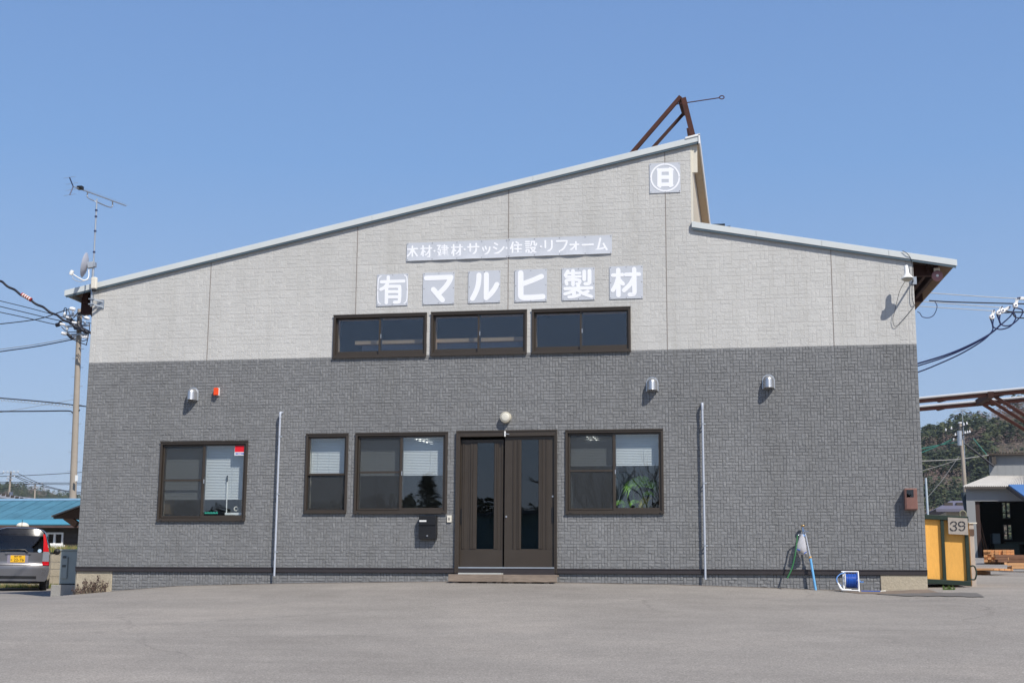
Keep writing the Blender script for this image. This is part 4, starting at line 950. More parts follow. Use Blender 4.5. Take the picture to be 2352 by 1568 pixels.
# ------------------------------------------------------------------ things at the roof
mR = lambda x, y, Y: at(1406.8 + x * .2197, 189.5 + y * .2197, Y)
t = thing('roof_hoist_frame', 'rusty triangular steel frame standing on the roof peak', 'steel frame', mR(840, 600, 1.2))
Y1, Y2 = .8, 1.9
a1, a2 = mR(712, 150, Y1), mR(742, 165, Y1)
def down(p, q, ext=1.25): return Vector(p) + (Vector(q) - Vector(p)) * ext
MB().bar(a1, down(a1, mR(212, 730, Y1)), .075, .075).build('strut', RUST, t)
MB().bar(a2, down(a2, mR(842, 565, Y1)), .075, .10).build('post', RUST, t)
b1 = mR(742, 328, Y2 + .2); MB().bar(b1, down(b1, mR(425, 680, Y2)), .07, .07).build('strut', RUSTD, t)
MB().bar(mR(700, 165, Y1 + .05), mR(748, 332, Y2 + .2), .07, .07).build('cross_bar', RUSTD, t)
MB().bar(mR(792, 482, Y2), down(mR(792, 482, Y2), mR(806, 575, Y2)), .07, .07).build('post', RUSTD, t)
b = MB(); ra, rb = mR(660, 230, Y1 + .1), mR(1125, 160, Y1 + .1); b.tube([ra, rb], .011, 8); c = mR(1143, 157, Y1 + .1); b.tube([c + Vector((.045 * math.cos(k * math.pi / 8), 0, .034 * math.sin(k * math.pi / 8))) for k in range(17)], .011, 8); b.build('eye_rod', mat('plum_rust_rod', hexc('4a2a30'), .7), t, smooth=50)

# antenna mast on the left corner
mL = lambda x, y, Y=-.16: at(x * .2563, 373.2 + y * .2563, Y)
m0, m1 = mL(818, 1290), mL(868, 328)
t = thing('antenna_mast', 'slim steel mast on the left corner carrying a long television antenna', 'antenna mast', m0)
MB().tube([m0, m0.lerp(m1, .42)], .024, 10).build('lower_tube', GALV, t, smooth=60); MB().tube([m0.lerp(m1, .40), m1], .016, 10).build('upper_tube', GALV, t, smooth=60)
for y in (430, 487, 618, 806): p = m0.lerp(m1, (1290 - y) / (1290 - 328)); MB().lathe([(.027, -.015), (.027, .015)], p, m1 - m0, 10).build('band', CABLEB, t)
b = MB()
for y in (1225, 1270): p = m0.lerp(m1, (1290 - y) / (1290 - 328)); b.bar(p + Vector((0, -.02, 0)), Vector((p.x + .18, -.0, p.z - .03)), .03, .03); b.bar(p + Vector((-.05, -.02, 0)), p + Vector((.06, -.02, 0)), .04, .02)
b.box(m0.x + .05, m0.x + .2, -.02, -.006, m0.z - .02, m0.z + .16); b.build('wall_bracket', GALV, t)
zb_ = mL(653, 213).z; ya, yb_ = atz(650 * .2563, 373.2 + 213 * .2563, zb_), atz(1128 * .2563, 373.2 + 388 * .2563, zb_)
dv = (yb_ - ya).normalized(); side = Vector((dv.y, -dv.x, 0))
yg = MB(); yg.tube([ya, yb_], .011, 8); yg.build('boom', GALV, t, smooth=60)
L = (yb_ - ya).length
for k in range(17):
    p = ya + dv * (L * (.2 + .8 * k / 16)); e = .085 - .0012 * k; MB().tube([p - side * e + Vector((0, 0, .012)), p + side * e + Vector((0, 0, .012))], .0035, 5).build('element', GALV, t)
b = MB()
b.tube([ya + dv * .02, ya + Vector((0, 0, .16)) + dv * -.1], .012, 6); b.tube([ya + dv * .02, ya + Vector((0, 0, -.2)) + dv * -.06], .012, 6); b.build('reflector_frame', CABLEB, t)
for dz, db in ((.16, -.1), (.05, -.02), (-.08, -.02), (-.2, -.06)):
    p = ya + Vector((0, 0, dz)) + dv * db; MB().tube([p - side * .16, p + side * .16], .004, 5).build('reflector_rod', GALV, t)
p = ya + dv * .22; MB().box(p.x - .06, p.x + .06, p.y - .05, p.y + .05, p.z - .01, p.z + .06).build('dipole_box', BLACK, t, bevel=.01)
q = [ya + dv * (L * .28), ya + dv * (L * .28) + Vector((0, 0, -.12)), m1 + Vector((0, -.02, -.06)), ya + dv * (L * .72) + Vector((0, 0, -.15)), ya + dv * (L * .74)]
MB().tube(smooth_path(q, 5), .013, 8).build('boom_support', GALV, t, smooth=60)
# satellite dish
dc = mL(768, 920, -.2); nrm = Vector((-.93, -.26, .17)).normalized()
t = thing('satellite_dish', 'white satellite dish seen edge on, clamped to the antenna mast', 'satellite dish', dc)
b = MB(); rd = .245; b.lathe([(0, 0), (rd * .4, .012), (rd * .75, .034), (rd, .062), (rd + .012, .060), (rd, .052), (rd * .75, .024), (rd * .4, .002), (0, -.01)], dc - nrm * .03, nrm, 36); b.build('reflector', mat('pale_grey_dish', hexc('b6b9c4'), .45, 0, .03), t, smooth=40)
mp_ = m0.lerp(m1, (1290 - 920) / (1290 - 328)); b = MB(); b.bar(dc - nrm * .04, mp_, .10, .12); b.box(mp_.x - .05, mp_.x + .05, mp_.y - .05, mp_.y + .05, mp_.z - .05, mp_.z + .05); b.build('mount', GALV, t, bevel=.006)
arm = smooth_path([mL(795, 960, -.22), mL(792, 1030, -.24), mL(755, 1055, -.3), mL(700, 1030, -.36), mL(650, 998, -.42)], 6)
MB().tube(arm, .012, 8).build('feed_arm', WHITE, t, smooth=60)
lp_ = mL(641, 988, -.43); b = MB(); b.lathe([(0, -.05), (.035, -.045), (.042, 0), (.035, .05), (0, .055)], lp_, (.4, .1, 1), 14); b.build('feed_horn', WHITE, t, smooth=50)
MB().tube(smooth_path([mL(650, 1020, -.43), mL(665, 1050, -.42), mL(720, 1068, -.35), mL(770, 1055, -.28), mL(815, 1042, -.2)], 5), .006, 6).build('coax', WIREL, t, smooth=60)
p = mL(845, 1082, -.2); t = thing('junction_box', 'small cream junction box strapped to the mast above the eave', 'junction box', p); MB().box(p.x - .055, p.x + .062, p.y - .05, p.y + .03, p.z - .12, p.z + .12).build('case', OFFW, t, bevel=.02)
MB().box(p.x - .04, p.x + .05, p.y - .03, p.y + .02, p.z - .165, p.z - .121).build('gland', BLACK, t, bevel=.01)
# siren horn at the right corner
mH = lambda x, y, Y: at(1952.3 + x * .2197, 545.5 + y * .2197, Y)
hb = mH(600, 425, -.36); t = thing('horn_speaker', 'white horn loudspeaker pointing down at the right roof corner', 'loudspeaker', hb)
MB().lathe([(0, .24), (.032, .24), (.038, .22), (.042, .10), (.055, .06), (.085, .025), (.105, .0), (.108, -.012), (.10, -.012), (.06, .0)], hb + Vector((0, 0, .0)), (-.05, .12, 1), 28).build('horn', WHITE, t, smooth=40)
MB().lathe([(0, -.055), (.05, -.052), (.085, -.03), (.085, -.008), (.1, -.008)], hb, (-.05, .12, 1), 24).build('reflex_bowl', mat('grey_horn_bowl', hexc('aaa79c'), .5), t, smooth=40)
b = MB(); b.bar(hb + Vector((.10, 0, .0)), Vector((hb.x + .14, -.012, hb.z + .03)), .02, .03); b.bar(hb + Vector((-.11, 0, .0)), hb + Vector((.11, .0, .0)), .015, .03); b.box(hb.x + .08, hb.x + .2, -.02, -.006, hb.z - .04, hb.z + .1); b.build('bracket', GALV, t)
cab = smooth_path([mH(548, 140, -.09), mH(600, 170, -.1), mH(645, 250, -.06), mH(652, 420, -.05), mH(648, 600, -.05), mH(665, 690, -.04), mH(684, 705, .05)], 6)
wire('siren_cable', 'thin black cable running down the corner beside the horn loudspeaker', 'cable', cab, .006, CABLE)
cab = smooth_path([mH(575, 460, -.33), mH(520, 560, -.2), mH(470, 760, -.06), mH(448, 860, -.04), mH(475, 930, -.03), mH(560, 850, -.03), mH(676, 712, -.02)], 6)
wire('hanging_cable', 'thin black cable looping in a loose bow below the horn loudspeaker', 'cable', cab, .0045, CABLE)
dc = mH(912, 402, .16); t = thing('alarm_bell', 'dull pink round bell under the right eave', 'bell', dc)
MB().lathe([(0, .03), (.03, .03), (.045, .035), (.085, .032), (.098, .02), (.10, 0), (0, -.01)], dc, (0, -1, 0), 32).build('gong', mat('dull_pink_paint', hexc('9a6f70'), .55, 0, .05), t, smooth=40)
MB().lathe([(0, .05), (.018, .05), (.026, .036)], dc, (0, -1, 0), 16).build('hub', WHITE, t, smooth=40)
MB().box(dc.x - .055, dc.x + .055, dc.y, dc.y + .02, dc.z + .06, dc.z + .155).build('plate', OFFW, t, bevel=.01)

# small canopy on the left side wall
mK = lambda x, y, Y: at(.0989 * x, 1062.3 + .0989 * y, Y)
Yc = 1.6; ka, kb = mK(1190, 1225, Yc), mK(1790, 1005, Yc)
t = thing('side_canopy', 'small brown timber canopy with brace on the left wall', 'canopy', (XL, Yc, kb.z - .4))
sl = (kb.z - ka.z) / (kb.x - ka.x); zf_ = lambda x: ka.z + sl * (x - ka.x)
b = MB(); b.prism([(ka.x, zf_(ka.x) - .03), (XL, zf_(XL) - .03), (XL, zf_(XL)), (ka.x, zf_(ka.x))], Yc, Yc + 2.6); b.build('roof_sheet', mat('grey_felt', hexc('857c74'), .85, 0, .15), t)
b = MB(); b.prism([(ka.x + .03, zf_(ka.x) - .06), (XL, zf_(ka.x) - .06), (XL, zf_(XL) - .03), (ka.x + .03, zf_(ka.x) - .035)], Yc + .04, Yc + .1); b.build('gable_board', mat('dark_brown_board', hexc('46301f'), .85), t)
MB().bar(mK(1530, 1255, Yc + .1), mK(1790, 1440, Yc + .1), .1, .13).build('brace', SHADEW, t)

# ------------------------------------------------------------------ left side: kerb block, cabinet, wall, weeds
Yb = .8
a, c = at(117, 1342, Yb), at(165, 1368, Yb); xb1 = XL - .03
t = thing('concrete_kerb', 'pale concrete block under the grey cabinet', 'concrete block', ((a.x + xb1) / 2, Yb, c.z)); MB().box(a.x, xb1, Yb, Yb + .55, c.z - .2, a.z).build('block', CONCG, t, bevel=.01)
Yb2 = Yb + .08; a2, c2 = at(139.5, 1264, Yb2), at(171, 1338.5, Yb2)
xr2 = at(171, 1300, Yb2).x + .25
t = thing('meter_cabinet', 'blue grey metal cabinet at the left wall corner', 'cabinet', ((a2.x + xr2) / 2, Yb2, a.z))
MB().box(a2.x, xr2, Yb2, Yb2 + .35, a.z + .02, a2.z).build('case', CABIN, t, bevel=.012)
MB().box(a2.x - .015, xr2 + .01, Yb2 - .02, Yb2 + .37, a2.z + .001, a2.z + .03).build('lid', CABIN, t, bevel=.006)
b = MB(); xp = a2.x + .20
MB().box(a2.x + .05, xp - .02, Yb2 - .03, Yb2 - .001, a.z + .12, a2.z - .12).build('door_panel', CABIN, t, bevel=.02)
for z_ in (.78, .52):
    b = MB(); zc_ = a.z + (a2.z - a.z) * z_
    for k in range(3): b.box(a2.x + .07, a2.x + .15, Yb2 - .036, Yb2 - .031, zc_ + k * .016, zc_ + .009 + k * .016)
    b.build('louvre', BLACK, t)
MB().box(a2.x, xr2, Yb2 + .02, Yb2 + .33, a.z - .0, a.z + .0195).build('base_rail', BLACK, t)
# weeds
DRYW = mat('dry_weed_stems', hexc('6b5a4c'), .9, 0, .2, 9); DRYF = mat('dry_weed_heads', hexc('5b4a44'), .9, 0, .2)
GRASSG = mat('green_grass', hexc('5f7a35'), .8, 0, .3, 6); GRASSD = mat('straw_grass', hexc('a79863'), .9, 0, .25, 5)
def weed(px, py, Y, n, h, label, mats, spread=.12, grp=None, heads=True):
    c = at(px, py, Y); c.z = gz(c.x, c.y); t = thing('weed', label, 'weed', c, grp); b = MB(); q = MB()
    for k in range(n):
        dx_, dy_ = rnd.uniform(-spread, spread), rnd.uniform(-.03, .03); hh = h * rnd.uniform(.35, 1); lean = rnd.uniform(-.5, .5) * hh
        p0 = Vector((c.x + dx_, c.y + dy_, gz(c.x, c.y) - .01)); p1 = p0 + Vector((lean * .5, -.01, hh * .6)); p2 = p0 + Vector((lean, -.02, hh))
        b.tube([p0, p1, p2], [.004, .003, .002], 4)
        for m_ in range(5 if heads else 0):
            s = p0.lerp(p2, rnd.uniform(.35, 1)) + Vector((rnd.uniform(-.02, .02), rnd.uniform(-.02, .01), 0)); d1, d2 = Vector((rnd.uniform(-1, 1), rnd.uniform(-.4, .4), rnd.uniform(-1, 1))) * .022, Vector((rnd.uniform(-1, 1), rnd.uniform(-.4, .4), rnd.uniform(-1, 1))) * .018
            q.face([s - d1, s + d2, s + d1, s - d2])
        if not heads:
            w = .006; q.face([p0 - Vector((w, 0, 0)), p0 + Vector((w, 0, 0)), p1 + Vector((w * .7, 0, 0)), p2, p1 - Vector((w * .7, 0, 0))])
    b.build('stems', mats[0], t); q.build('leaves', mats[1], t)
WG = 'dry weeds against the left foundation'
weed(180, 1364, -.08, 16, .22, 'short dry weed at the left end of the foundation block', (DRYW, DRYF), .10, WG)
weed(204, 1361, -.08, 26, .30, 'bushy dry weed in the middle of the foundation block', (DRYW, DRYF), .13, WG)
weed(230, 1359, -.08, 26, .34, 'taller dry weed near the plinth cladding edge', (DRYW, DRYF), .13, WG)
weed(2179, 1349, -.25, 40, .09, 'tiny green weed tuft below the yellow bin', (GRASSG, GRASSG), .10, None, False)
# block wall and grass bank
Yw = 10.5; p0, p1 = at(-60, 1300, Yw), at(250, 1300, Yw)
zt_ = at(125, 1268, Yw).z; zb_ = gz(p0.x, Yw)
t = thing('block_wall', 'beige concrete block retaining wall behind the car', 'wall', ((p0.x + p1.x) / 2, Yw, zb_)); b = MB()
zz_ = zb_ - .3; k = 0
while zz_ < zt_ - .02:
    x = p0.x - (.2 if k % 2 else 0); hh = min(.195, zt_ - zz_)
    while x < p1.x: b.box(x + .004, x + .396, Yw + rnd.uniform(0, .006), Yw + .15, zz_ + .004, zz_ + hh - .004); x += .4
    zz_ += .2; k += 1
b.build('blocks', CONC, t, bevel=.006); MB().box(p0.x, p1.x, Yw + .012, Yw + .14, zb_ - .3, zt_ - .01).build('mortar', CONCG, t)
def grass(name, x0, x1, y0, y1, zf, n, h, mats):
    b = MB()
    for k in range(n):
        x, y = rnd.uniform(x0, x1), rnd.uniform(y0, y1); z = zf(x, y); hh = h * rnd.uniform(.4, 1.1); l = rnd.uniform(-.5, .5) * hh; w = .012
        b.face([(x - w, y, z - .02), (x + w, y, z - .02), (x + l * .4 + w * .5, y - .02, z + hh * .6), (x + l, y - .03, z + hh), (x + l * .4 - w * .5, y - .02, z + hh * .6)], rnd.randrange(len(mats)))
    o = b.build(name, mats); return tag(o, 'dry straw coloured grass growing along the retaining wall', 'grass', None, 'stuff')
b = MB(); b.box(p0.x - 20, p1.x, Yw + .15, 22, zt_ - 1.6, zt_ - .03); tag(b.build('grass_bank', mat('dry_soil', hexc('8c7f5c'), .95, 0, .25, 2, .2, 30)), kind='structure')
grass('bank_grass', p0.x, p1.x, Yw + .1, Yw + 2.5, lambda x, y: zt_ - .03, 4200, .26, [GRASSD, GRASSD, GRASSG])
def strip_grass():
    b = MB()
    for k in range(1500):
        x, y = rnd.uniform(p0.x, p1.x - 1), Yw - rnd.uniform(.02, .9); z = gz(x, y); hh = .12 * rnd.uniform(.3, 1.2); l = rnd.uniform(-.5, .5) * hh; w = .012
        b.face([(x - w, y, z - .01), (x + w, y, z - .01), (x + l, y - .03, z + hh)], rnd.randrange(2))
    return tag(b.build('verge_grass', [GRASSD, GRASSG]), 'thin grass on the ground in front of the retaining wall', 'grass', None, 'stuff')
strip_grass()

# ------------------------------------------------------------------ the parked car
def make_car():
    c0 = at(36, 1350, 6.4); c0.z = gz(c0.x, c0.y)
    view = Vector((c0.x, c0.y + D, 0)).normalized(); ang = math.atan2(view.y, view.x) - math.pi / 2 + R(-2.5)
    MX = Matrix.Translation(c0) @ Matrix.Rotation(ang, 4, 'Z')
    t = thing('parked_car', 'mauve silver small van parked tail first beside the building', 'car', c0)
    PAINT = mat('mauve_silver_paint', hexc('7a797c'), .30, .5, .03, 2, coat=.6); PAINTB = PAINT
    GLOSS = mat('gloss_black_trim', hexc('101014'), .15, 0, .05, coat=.5); LRED = mat('red_lamp', (.55, .008, .012), .15, 0, .04, coat=.8); LCLR = mat('clear_lamp', hexc('b8bcc4'), .12, .5, .05, coat=.8)
    PLATE = mat('yellow_number_plate', hexc('f0bb22'), .45, 0, .02); SEAT = mat('dark_seat_cloth', hexc('26282c'), .9)
    def fin(b, name, m, parent=None, smooth=35, bevel=0):
        b.v = [tuple(MX @ Vector(v)) for v in b.v]; return b.build(name, m, t, parent, smooth, bevel)
    prof = [(.20, .62), (.28, .70), (.45, .745), (.80, .745), (.95, .735), (1.10, .70), (1.36, .625), (1.45, .585), (1.51, .50), (1.54, .32)]
    hw = lambda z: float(np.interp(z, [p[0] for p in prof], [p[1] for p in prof]))
    def skin(x, z):
        y = .03 + (.20 * max(0, (z - .95) / .6) ** 1.25) + .10 * abs(x / .74) ** 3.2
        return y - (.06 if z < .6 else max(0, .06 * (1 - (z - .6) / .06)))
    def patch(fx0, fx1, z0, z1, off, nx=12, nz=8, thick=.02):
        b = MB(); vs = []
        for j in range(nz + 1):
            z = z0 + (z1 - z0) * j / nz; xa, xb = fx0(z), fx1(z)
            for i in range(nx + 1): x = xa + (xb - xa) * i / nx; vs.append((x, skin(x, z) - off, z))
        n = len(vs); vs += [(x, y + thick, z) for x, y, z in vs]; w = nx + 1
        fs = [(j * w + i, j * w + i + 1, (j + 1) * w + i + 1, (j + 1) * w + i) for j in range(nz) for i in range(nx)]
        rim = [i for i in range(w)] + [j * w + nx for j in range(1, nz + 1)] + [nz * w + i for i in range(nx - 1, -1, -1)] + [j * w for j in range(nz - 1, 0, -1)]
        fs += [(rim[k], rim[k] + n, rim[(k + 1) % len(rim)] + n, rim[(k + 1) % len(rim)]) for k in range(len(rim))]
        return b.raw(vs, fs)
    # body shell: rear skin (below and above the glass), sides, roof, front
    zs_ = [.22 + (1.54 - .22) * j / 26 for j in range(27)]
    b = MB(); L = 3.38; vs = []; ring = []
    st = [0, .12, .35, 1.0, 1.7, 2.25, 2.55, 2.9, 3.2, L]
    ztop = [1.54, 1.55, 1.565, 1.575, 1.56, 1.50, 1.25, 1.02, .92, .72]; wsc = [1, 1.005, 1.01, 1.015, 1.01, 1, .985, .97, .93, .80]
    for k, y in enumerate(st):
        sec = [(hw(z) * wsc[k], .22 + (z - .22) * (ztop[k] - .22) / 1.32 if z > .9 else z) for z in zs_]
        sec = [(x, min(z, ztop[k])) for x, z in sec]
        row = [(x, (skin(x, zs_[i]) if k == 0 else y + max(0, (1 - k / 2)) * .06 + (.10 if k == 1 else 0)), z) for i, (x, z) in enumerate(sec)]
        full = row + [(-x, y2, z) for x, y2, z in row[::-1]]
        ring.append(full)
    m = len(ring[0]); vs = [p for r_ in ring for p in r_]
    fs = [(k * m + i, k * m + (i + 1) % m, (k + 1) * m + (i + 1) % m, (k + 1) * m + i) for k in range(len(st) - 1) for i in range(m) if not (.95 < zs_[min(i, m - 1 - i)] < 1.30 and 2 <= k <= 5)]
    fs.append(tuple((len(st) - 1) * m + i for i in range(m)))
    b.raw(vs, fs); fin(b, 'body', PAINT)
    fin(patch(lambda z: -.56 if z < .98 else -hw(z) + .03, lambda z: .565 if z < .98 else hw(z) - .03, 1.385, 1.52, .012, 14, 5), 'roof_spoiler', GLOSS)
    fin(patch(lambda z: -.60, lambda z: .60, .945, 1.385, .0, 14, 8, .004), 'rear_window', CGLASS)
    fin(patch(lambda z: -.60, lambda z: .60, .63, .945, .004, 14, 6), 'tailgate', PAINT)
    fin(patch(lambda z: -.585, lambda z: .585, 1.355, 1.392, .004, 14, 2), 'window_band', GLOSS)
    for sgn in (-1, 1):
        def lx(z, a): 
            q = hw(z) - .012; i_ = float(np.interp(z, [.62, .70, .95, 1.25, 1.40], [.60, .575, .585, .575, .555])); return sgn * (q if a else i_)
        tl = fin(patch(lambda z: lx(z, 0), lambda z: lx(z, 1), .965, 1.40, .022, 5, 10), 'tail_light', LRED)
        fin(patch(lambda z: lx(z, 0), lambda z: lx(z, 1), .725, .962, .020, 5, 6), 'clear_lens', LCLR, tl); fin(patch(lambda z: lx(z, 0), lambda z: lx(z, 1), .635, .722, .020, 5, 3), 'red_lens', LRED, tl)
    bp = fin(patch(lambda z: -hw(z) - .005, lambda z: hw(z) + .005, .235, .615, .035, 18, 8, .06), 'rear_bumper', PAINT)
    fin(patch(lambda z: -.52, lambda z: .46, .295, .365, .040, 12, 2), 'bumper_grille', BLACK, bp)
    fin(patch(lambda z: -.56, lambda z: .50, .215, .24, .04, 12, 1), 'lower_lip', GLOSS, bp)
    fin(patch(lambda z: -.245, lambda z: .245, .665, .90, .010, 8, 5), 'plate_recess', mat('pale_silver_paint', hexc('a59fae'), .35, .5, .03))
    fin(patch(lambda z: -.30, lambda z: .30, .895, .945, .032, 10, 3), 'plate_garnish', PAINT)
    y0 = skin(0, .77) - .022; b = MB(); b.box(-.172, .172, y0, y0 + .01, .695, .865); pl = fin(b, 'number_plate', PLATE, None, None, .004)
    ink = mat('plate_ink', hexc('20201c'), .6)
    for body, size, lx_, lz in (('22-76', .098, .025, .752), ('岩手 580', .044, .0, .836), ('む', .04, -.145, .752)):
        text(body, size, MX @ Vector((lx_, y0 - .0012, lz)), ink, t, pl, 'lettering', (R(90), 0, ang), 1.05, .0004, .0012)
    b = MB(); b.tube([(-.42, .01, .985), (.02, -.03, 1.005), (.16, -.03, 1.0), (.225, -.02, .945)], [.010, .014, .016, .020], 8); fin(b, 'rear_wiper', BLACK)
    b = MB(); b.lathe([(0, .004), (.045, .004), (.045, 0)], (.50, skin(.5, .985) - .006, .985), (0, -1, 0), 20); fin(b, 'round_sticker', mat('pale_blue_sticker', hexc('b8d6ee'), .5))
    for sx, y in ((-.62, .58), (.62, .58), (-.62, 2.75), (.62, 2.75)):
        b = MB(); b.lathe([(.15, -.09), (.255, -.085), (.275, -.06), (.278, 0), (.275, .06), (.255, .085), (.15, .09)], (sx, y, .275), (1, 0, 0), 28)
        w = fin(b, 'wheel', RUBBER); b = MB(); b.lathe([(0, .07), (.05, .085), (.15, .075), (.17, .091)] if sx > 0 else [(0, -.07), (.05, -.085), (.15, -.075), (.17, -.091)], (sx, y, .275), (1, 0, 0), 20); fin(b, 'rim', STEEL, w)
    for sx in (-1, 1):
        b = MB(); b.lathe([(0, -.055), (.06, -.05), (.085, -.02), (.09, .03), (.07, .07), (0, .085)], (sx * .875, 2.25, 1.02), (0, -1, 0), 18); b.v = [(x, y, 1.02 + (z - 1.02) * .85 if True else z) for x, y, z in b.v]; b.bar((sx * .72, 2.28, .98), (sx * .84, 2.27, .99), .05, .05); fin(b, 'door_mirror', BLACK)
    for sx in (-1, 1):
        b = MB(); x = sx * .735; b.hexa([(x - .012, .45, .96), (x + .002, .45, .96), (x + .002, 2.45, .96), (x - .012, 2.45, .96), (x - .012 - sx * .08, .55, 1.30), (x + .002 - sx * .08, .55, 1.30), (x + .002 - sx * .08, 2.2, 1.32), (x - .012 - sx * .08, 2.2, 1.32)]); fin(b, 'side_window', CGLASS, None, None)
    for sx in (-.36, .36):
        b = MB(); b.box(sx - .22, sx + .22, 1.0, 1.12, .55, 1.05); b.lathe([(0, -.07), (.10, -.06), (.125, 0), (.10, .06), (0, .07)], (sx, 1.04, 1.14), (0, 1, 0), 16); fin(b, 'rear_seat', SEAT)
    b = MB(); b.tube([(.31, .12, .20), (.31, -.0, .205)], .032, 10); b.lathe([(.0, 0), (.07, .02), (.07, .3), (0, .32)], (.28, .15, .24), (0, 1, 0), 12); fin(b, 'exhaust_pipe', GLOSS)
    b = MB(); b.box(-.6, .6, .3, 2.9, .19, .26); fin(b, 'underbody', BLACK, None, None)
    b = MB(); b.tube([(.02, .52, 1.55), (.02, .62, 1.76)], .008, 6); fin(b, 'aerial', BLACK)
make_car()
dc = at(52, 1207, 15.5); t = thing('white_round_cover', 'white rounded cover showing above the car roof', 'cover', (dc.x, 15.5, gz(dc.x, 15.5)))
MB().lathe([(.19, 0), (.195, .02), (.18, .06), (.14, .10), (.07, .125), (0, .13)], (dc.x, 15.5, dc.z - .02), (0, 0, 1), 28).build('dome', OFFW, t, smooth=50)
MB().tube([(dc.x, 15.5, gz(dc.x, 15.5) - .1), (dc.x, 15.5, dc.z - .0)], .15, 20).build('tank', CONCG, t, smooth=50)
# ------------------------------------------------------------------ houses on the left
def blue_house():
    Y = 25; zg = gz(-22, Y); xa, xb = at(-140, 1200, Y).x, at(420, 1200, Y).x
    ze, zr = at(60, 1205, Y - .5).z, at(60, 1151, Y + 3.5).z; zm = at(60, 1198, Y).z
    t = thing('blue_roofed_house', 'low dark boarded house with a bright blue metal roof behind the car', 'house', ((xa + xb) / 2, Y, zg))
    b = MB(); b.hexa([(xa, Y + .05, ze + .12), (xb, Y + .05, ze + .12), (xb, Y + 3.5, zr), (xa, Y + 3.5, zr), (xa, Y + .05, ze + .2), (xb, Y + .05, ze + .2), (xb, Y + 3.5, zr + .06), (xa, Y + 3.5, zr + .06)])
    b.hexa([(xa, Y + 3.5, zr - .1), (xb, Y + 3.5, zr - .1), (xb, Y + 8, ze), (xa, Y + 8, ze), (xa, Y + 3.5, zr + .05), (xb, Y + 3.5, zr + .05), (xb, Y + 8, ze + .1), (xa, Y + 8, ze + .1)])
    k = xa
    while k < xb: b.hexa([(k, Y + .05, ze + .2), (k + .03, Y + .05, ze + .2), (k + .03, Y + 3.45, zr + .06), (k, Y + 3.45, zr + .06), (k, Y + .05, ze + .207), (k + .03, Y + .05, ze + .207), (k + .03, Y + 3.45, zr + .067), (k, Y + 3.45, zr + .067)]); k += .6
    rf = b.build('roof', BLUER, t)
    MB().box(xa, xb, Y + 3.35, Y + 3.65, zr + .03, zr + .11).build('ridge_cap', mat('pale_ridge', hexc('93b8d4'), .6), t, rf)
    b = MB(); b.hexa([(xa, Y - .5, ze), (xb, Y - .5, ze), (xb, Y + .06, ze + .20), (xa, Y + .06, ze + .20), (xa, Y - .5, ze + .04), (xb, Y - .5, ze + .04), (xb, Y + .06, ze + .235), (xa, Y + .06, ze + .235)]); b.build('eave_sheet', BLUEB, t, rf)
    MB().box(xa, xb, Y - .42, Y - .38, ze - .10, ze - .012).build('gutter', mat('pink_gutter', hexc('c79d8c'), .6), t)
    w0, w1, w2, w3 = at(107, 1222, Y - .05), at(144, 1251, Y - .05), at(107, 1240, Y), at(126, 1240, Y)
    b = MB(); b.box(xa, w0.x, Y, Y + .1, zg - .3, ze); b.box(w1.x, xb, Y, Y + .1, zg - .3, ze); b.box(w0.x, w1.x, Y, Y + .1, zg - .3, w1.z); b.box(w0.x, w1.x, Y, Y + .1, w0.z, ze)
    z = zg
    while z < ze - .1:
        b.box(xa, w0.x, Y - .02, Y, z, z + .015); b.box(w1.x, xb, Y - .02, Y, z, z + .015); z += .2
    b.box(xa, xb, Y + 5, Y + 5.1, zg, ze); b.build('wall', DARKW, t)
    b = MB(); fw = .07; frame_bars(b, w0.x, w1.x, w1.z, w0.z, fw, Y - .06, Y + .04); b.box(w3.x - .04, w3.x + .04, Y - .055, Y + .03, w1.z + fw, w0.z - fw); b.box(w0.x - .1, w1.x + .1, Y - .1, Y - .061, w1.z - .14, w1.z + .0); wn = b.build('window', WHITE, t)
    MB().box(w0.x + .05, w1.x - .05, Y + .0, Y + .006, w1.z + .05, w0.z - .05).build('pane', DGLASS, t, wn)
blue_house()
Y = 48; q = [at(-90, 1122, Y), at(0, 1138, Y - 1), at(49, 1151.5, Y - 2)]; zg = gz(-30, Y)
t = thing('grey_roofed_house', 'grey tiled roof of a house behind the blue roof', 'house', (q[1].x, Y, zg))
b = MB(); b.raw([q[0], q[2], (q[2].x + 2, Y + 8, q[2].z), (q[0].x, Y + 8, q[0].z), q[0] - Vector((0, 0, .2)), q[2] - Vector((0, 0, .2)), (q[2].x + 2, Y + 8, q[2].z - .2), (q[0].x, Y + 8, q[0].z - .2)], [(0, 1, 2, 3), (4, 7, 6, 5), (0, 4, 5, 1), (1, 5, 6, 2), (2, 6, 7, 3), (3, 7, 4, 0)]); b.build('roof', GREYR, t)
b = MB()
for k in range(7): p = q[0].lerp(q[2], .42 + k * .075) + Vector((0, 1.2, .05)); b.box(p.x, p.x + .15, p.y, p.y + .15, p.z, p.z + .12)
b.build('snow_guard', DARKW, t)
MB().box(q[0].x, q[2].x - .6, Y + .2, Y + 7, zg - .3, q[2].z - .25).build('wall', PLAST, t)

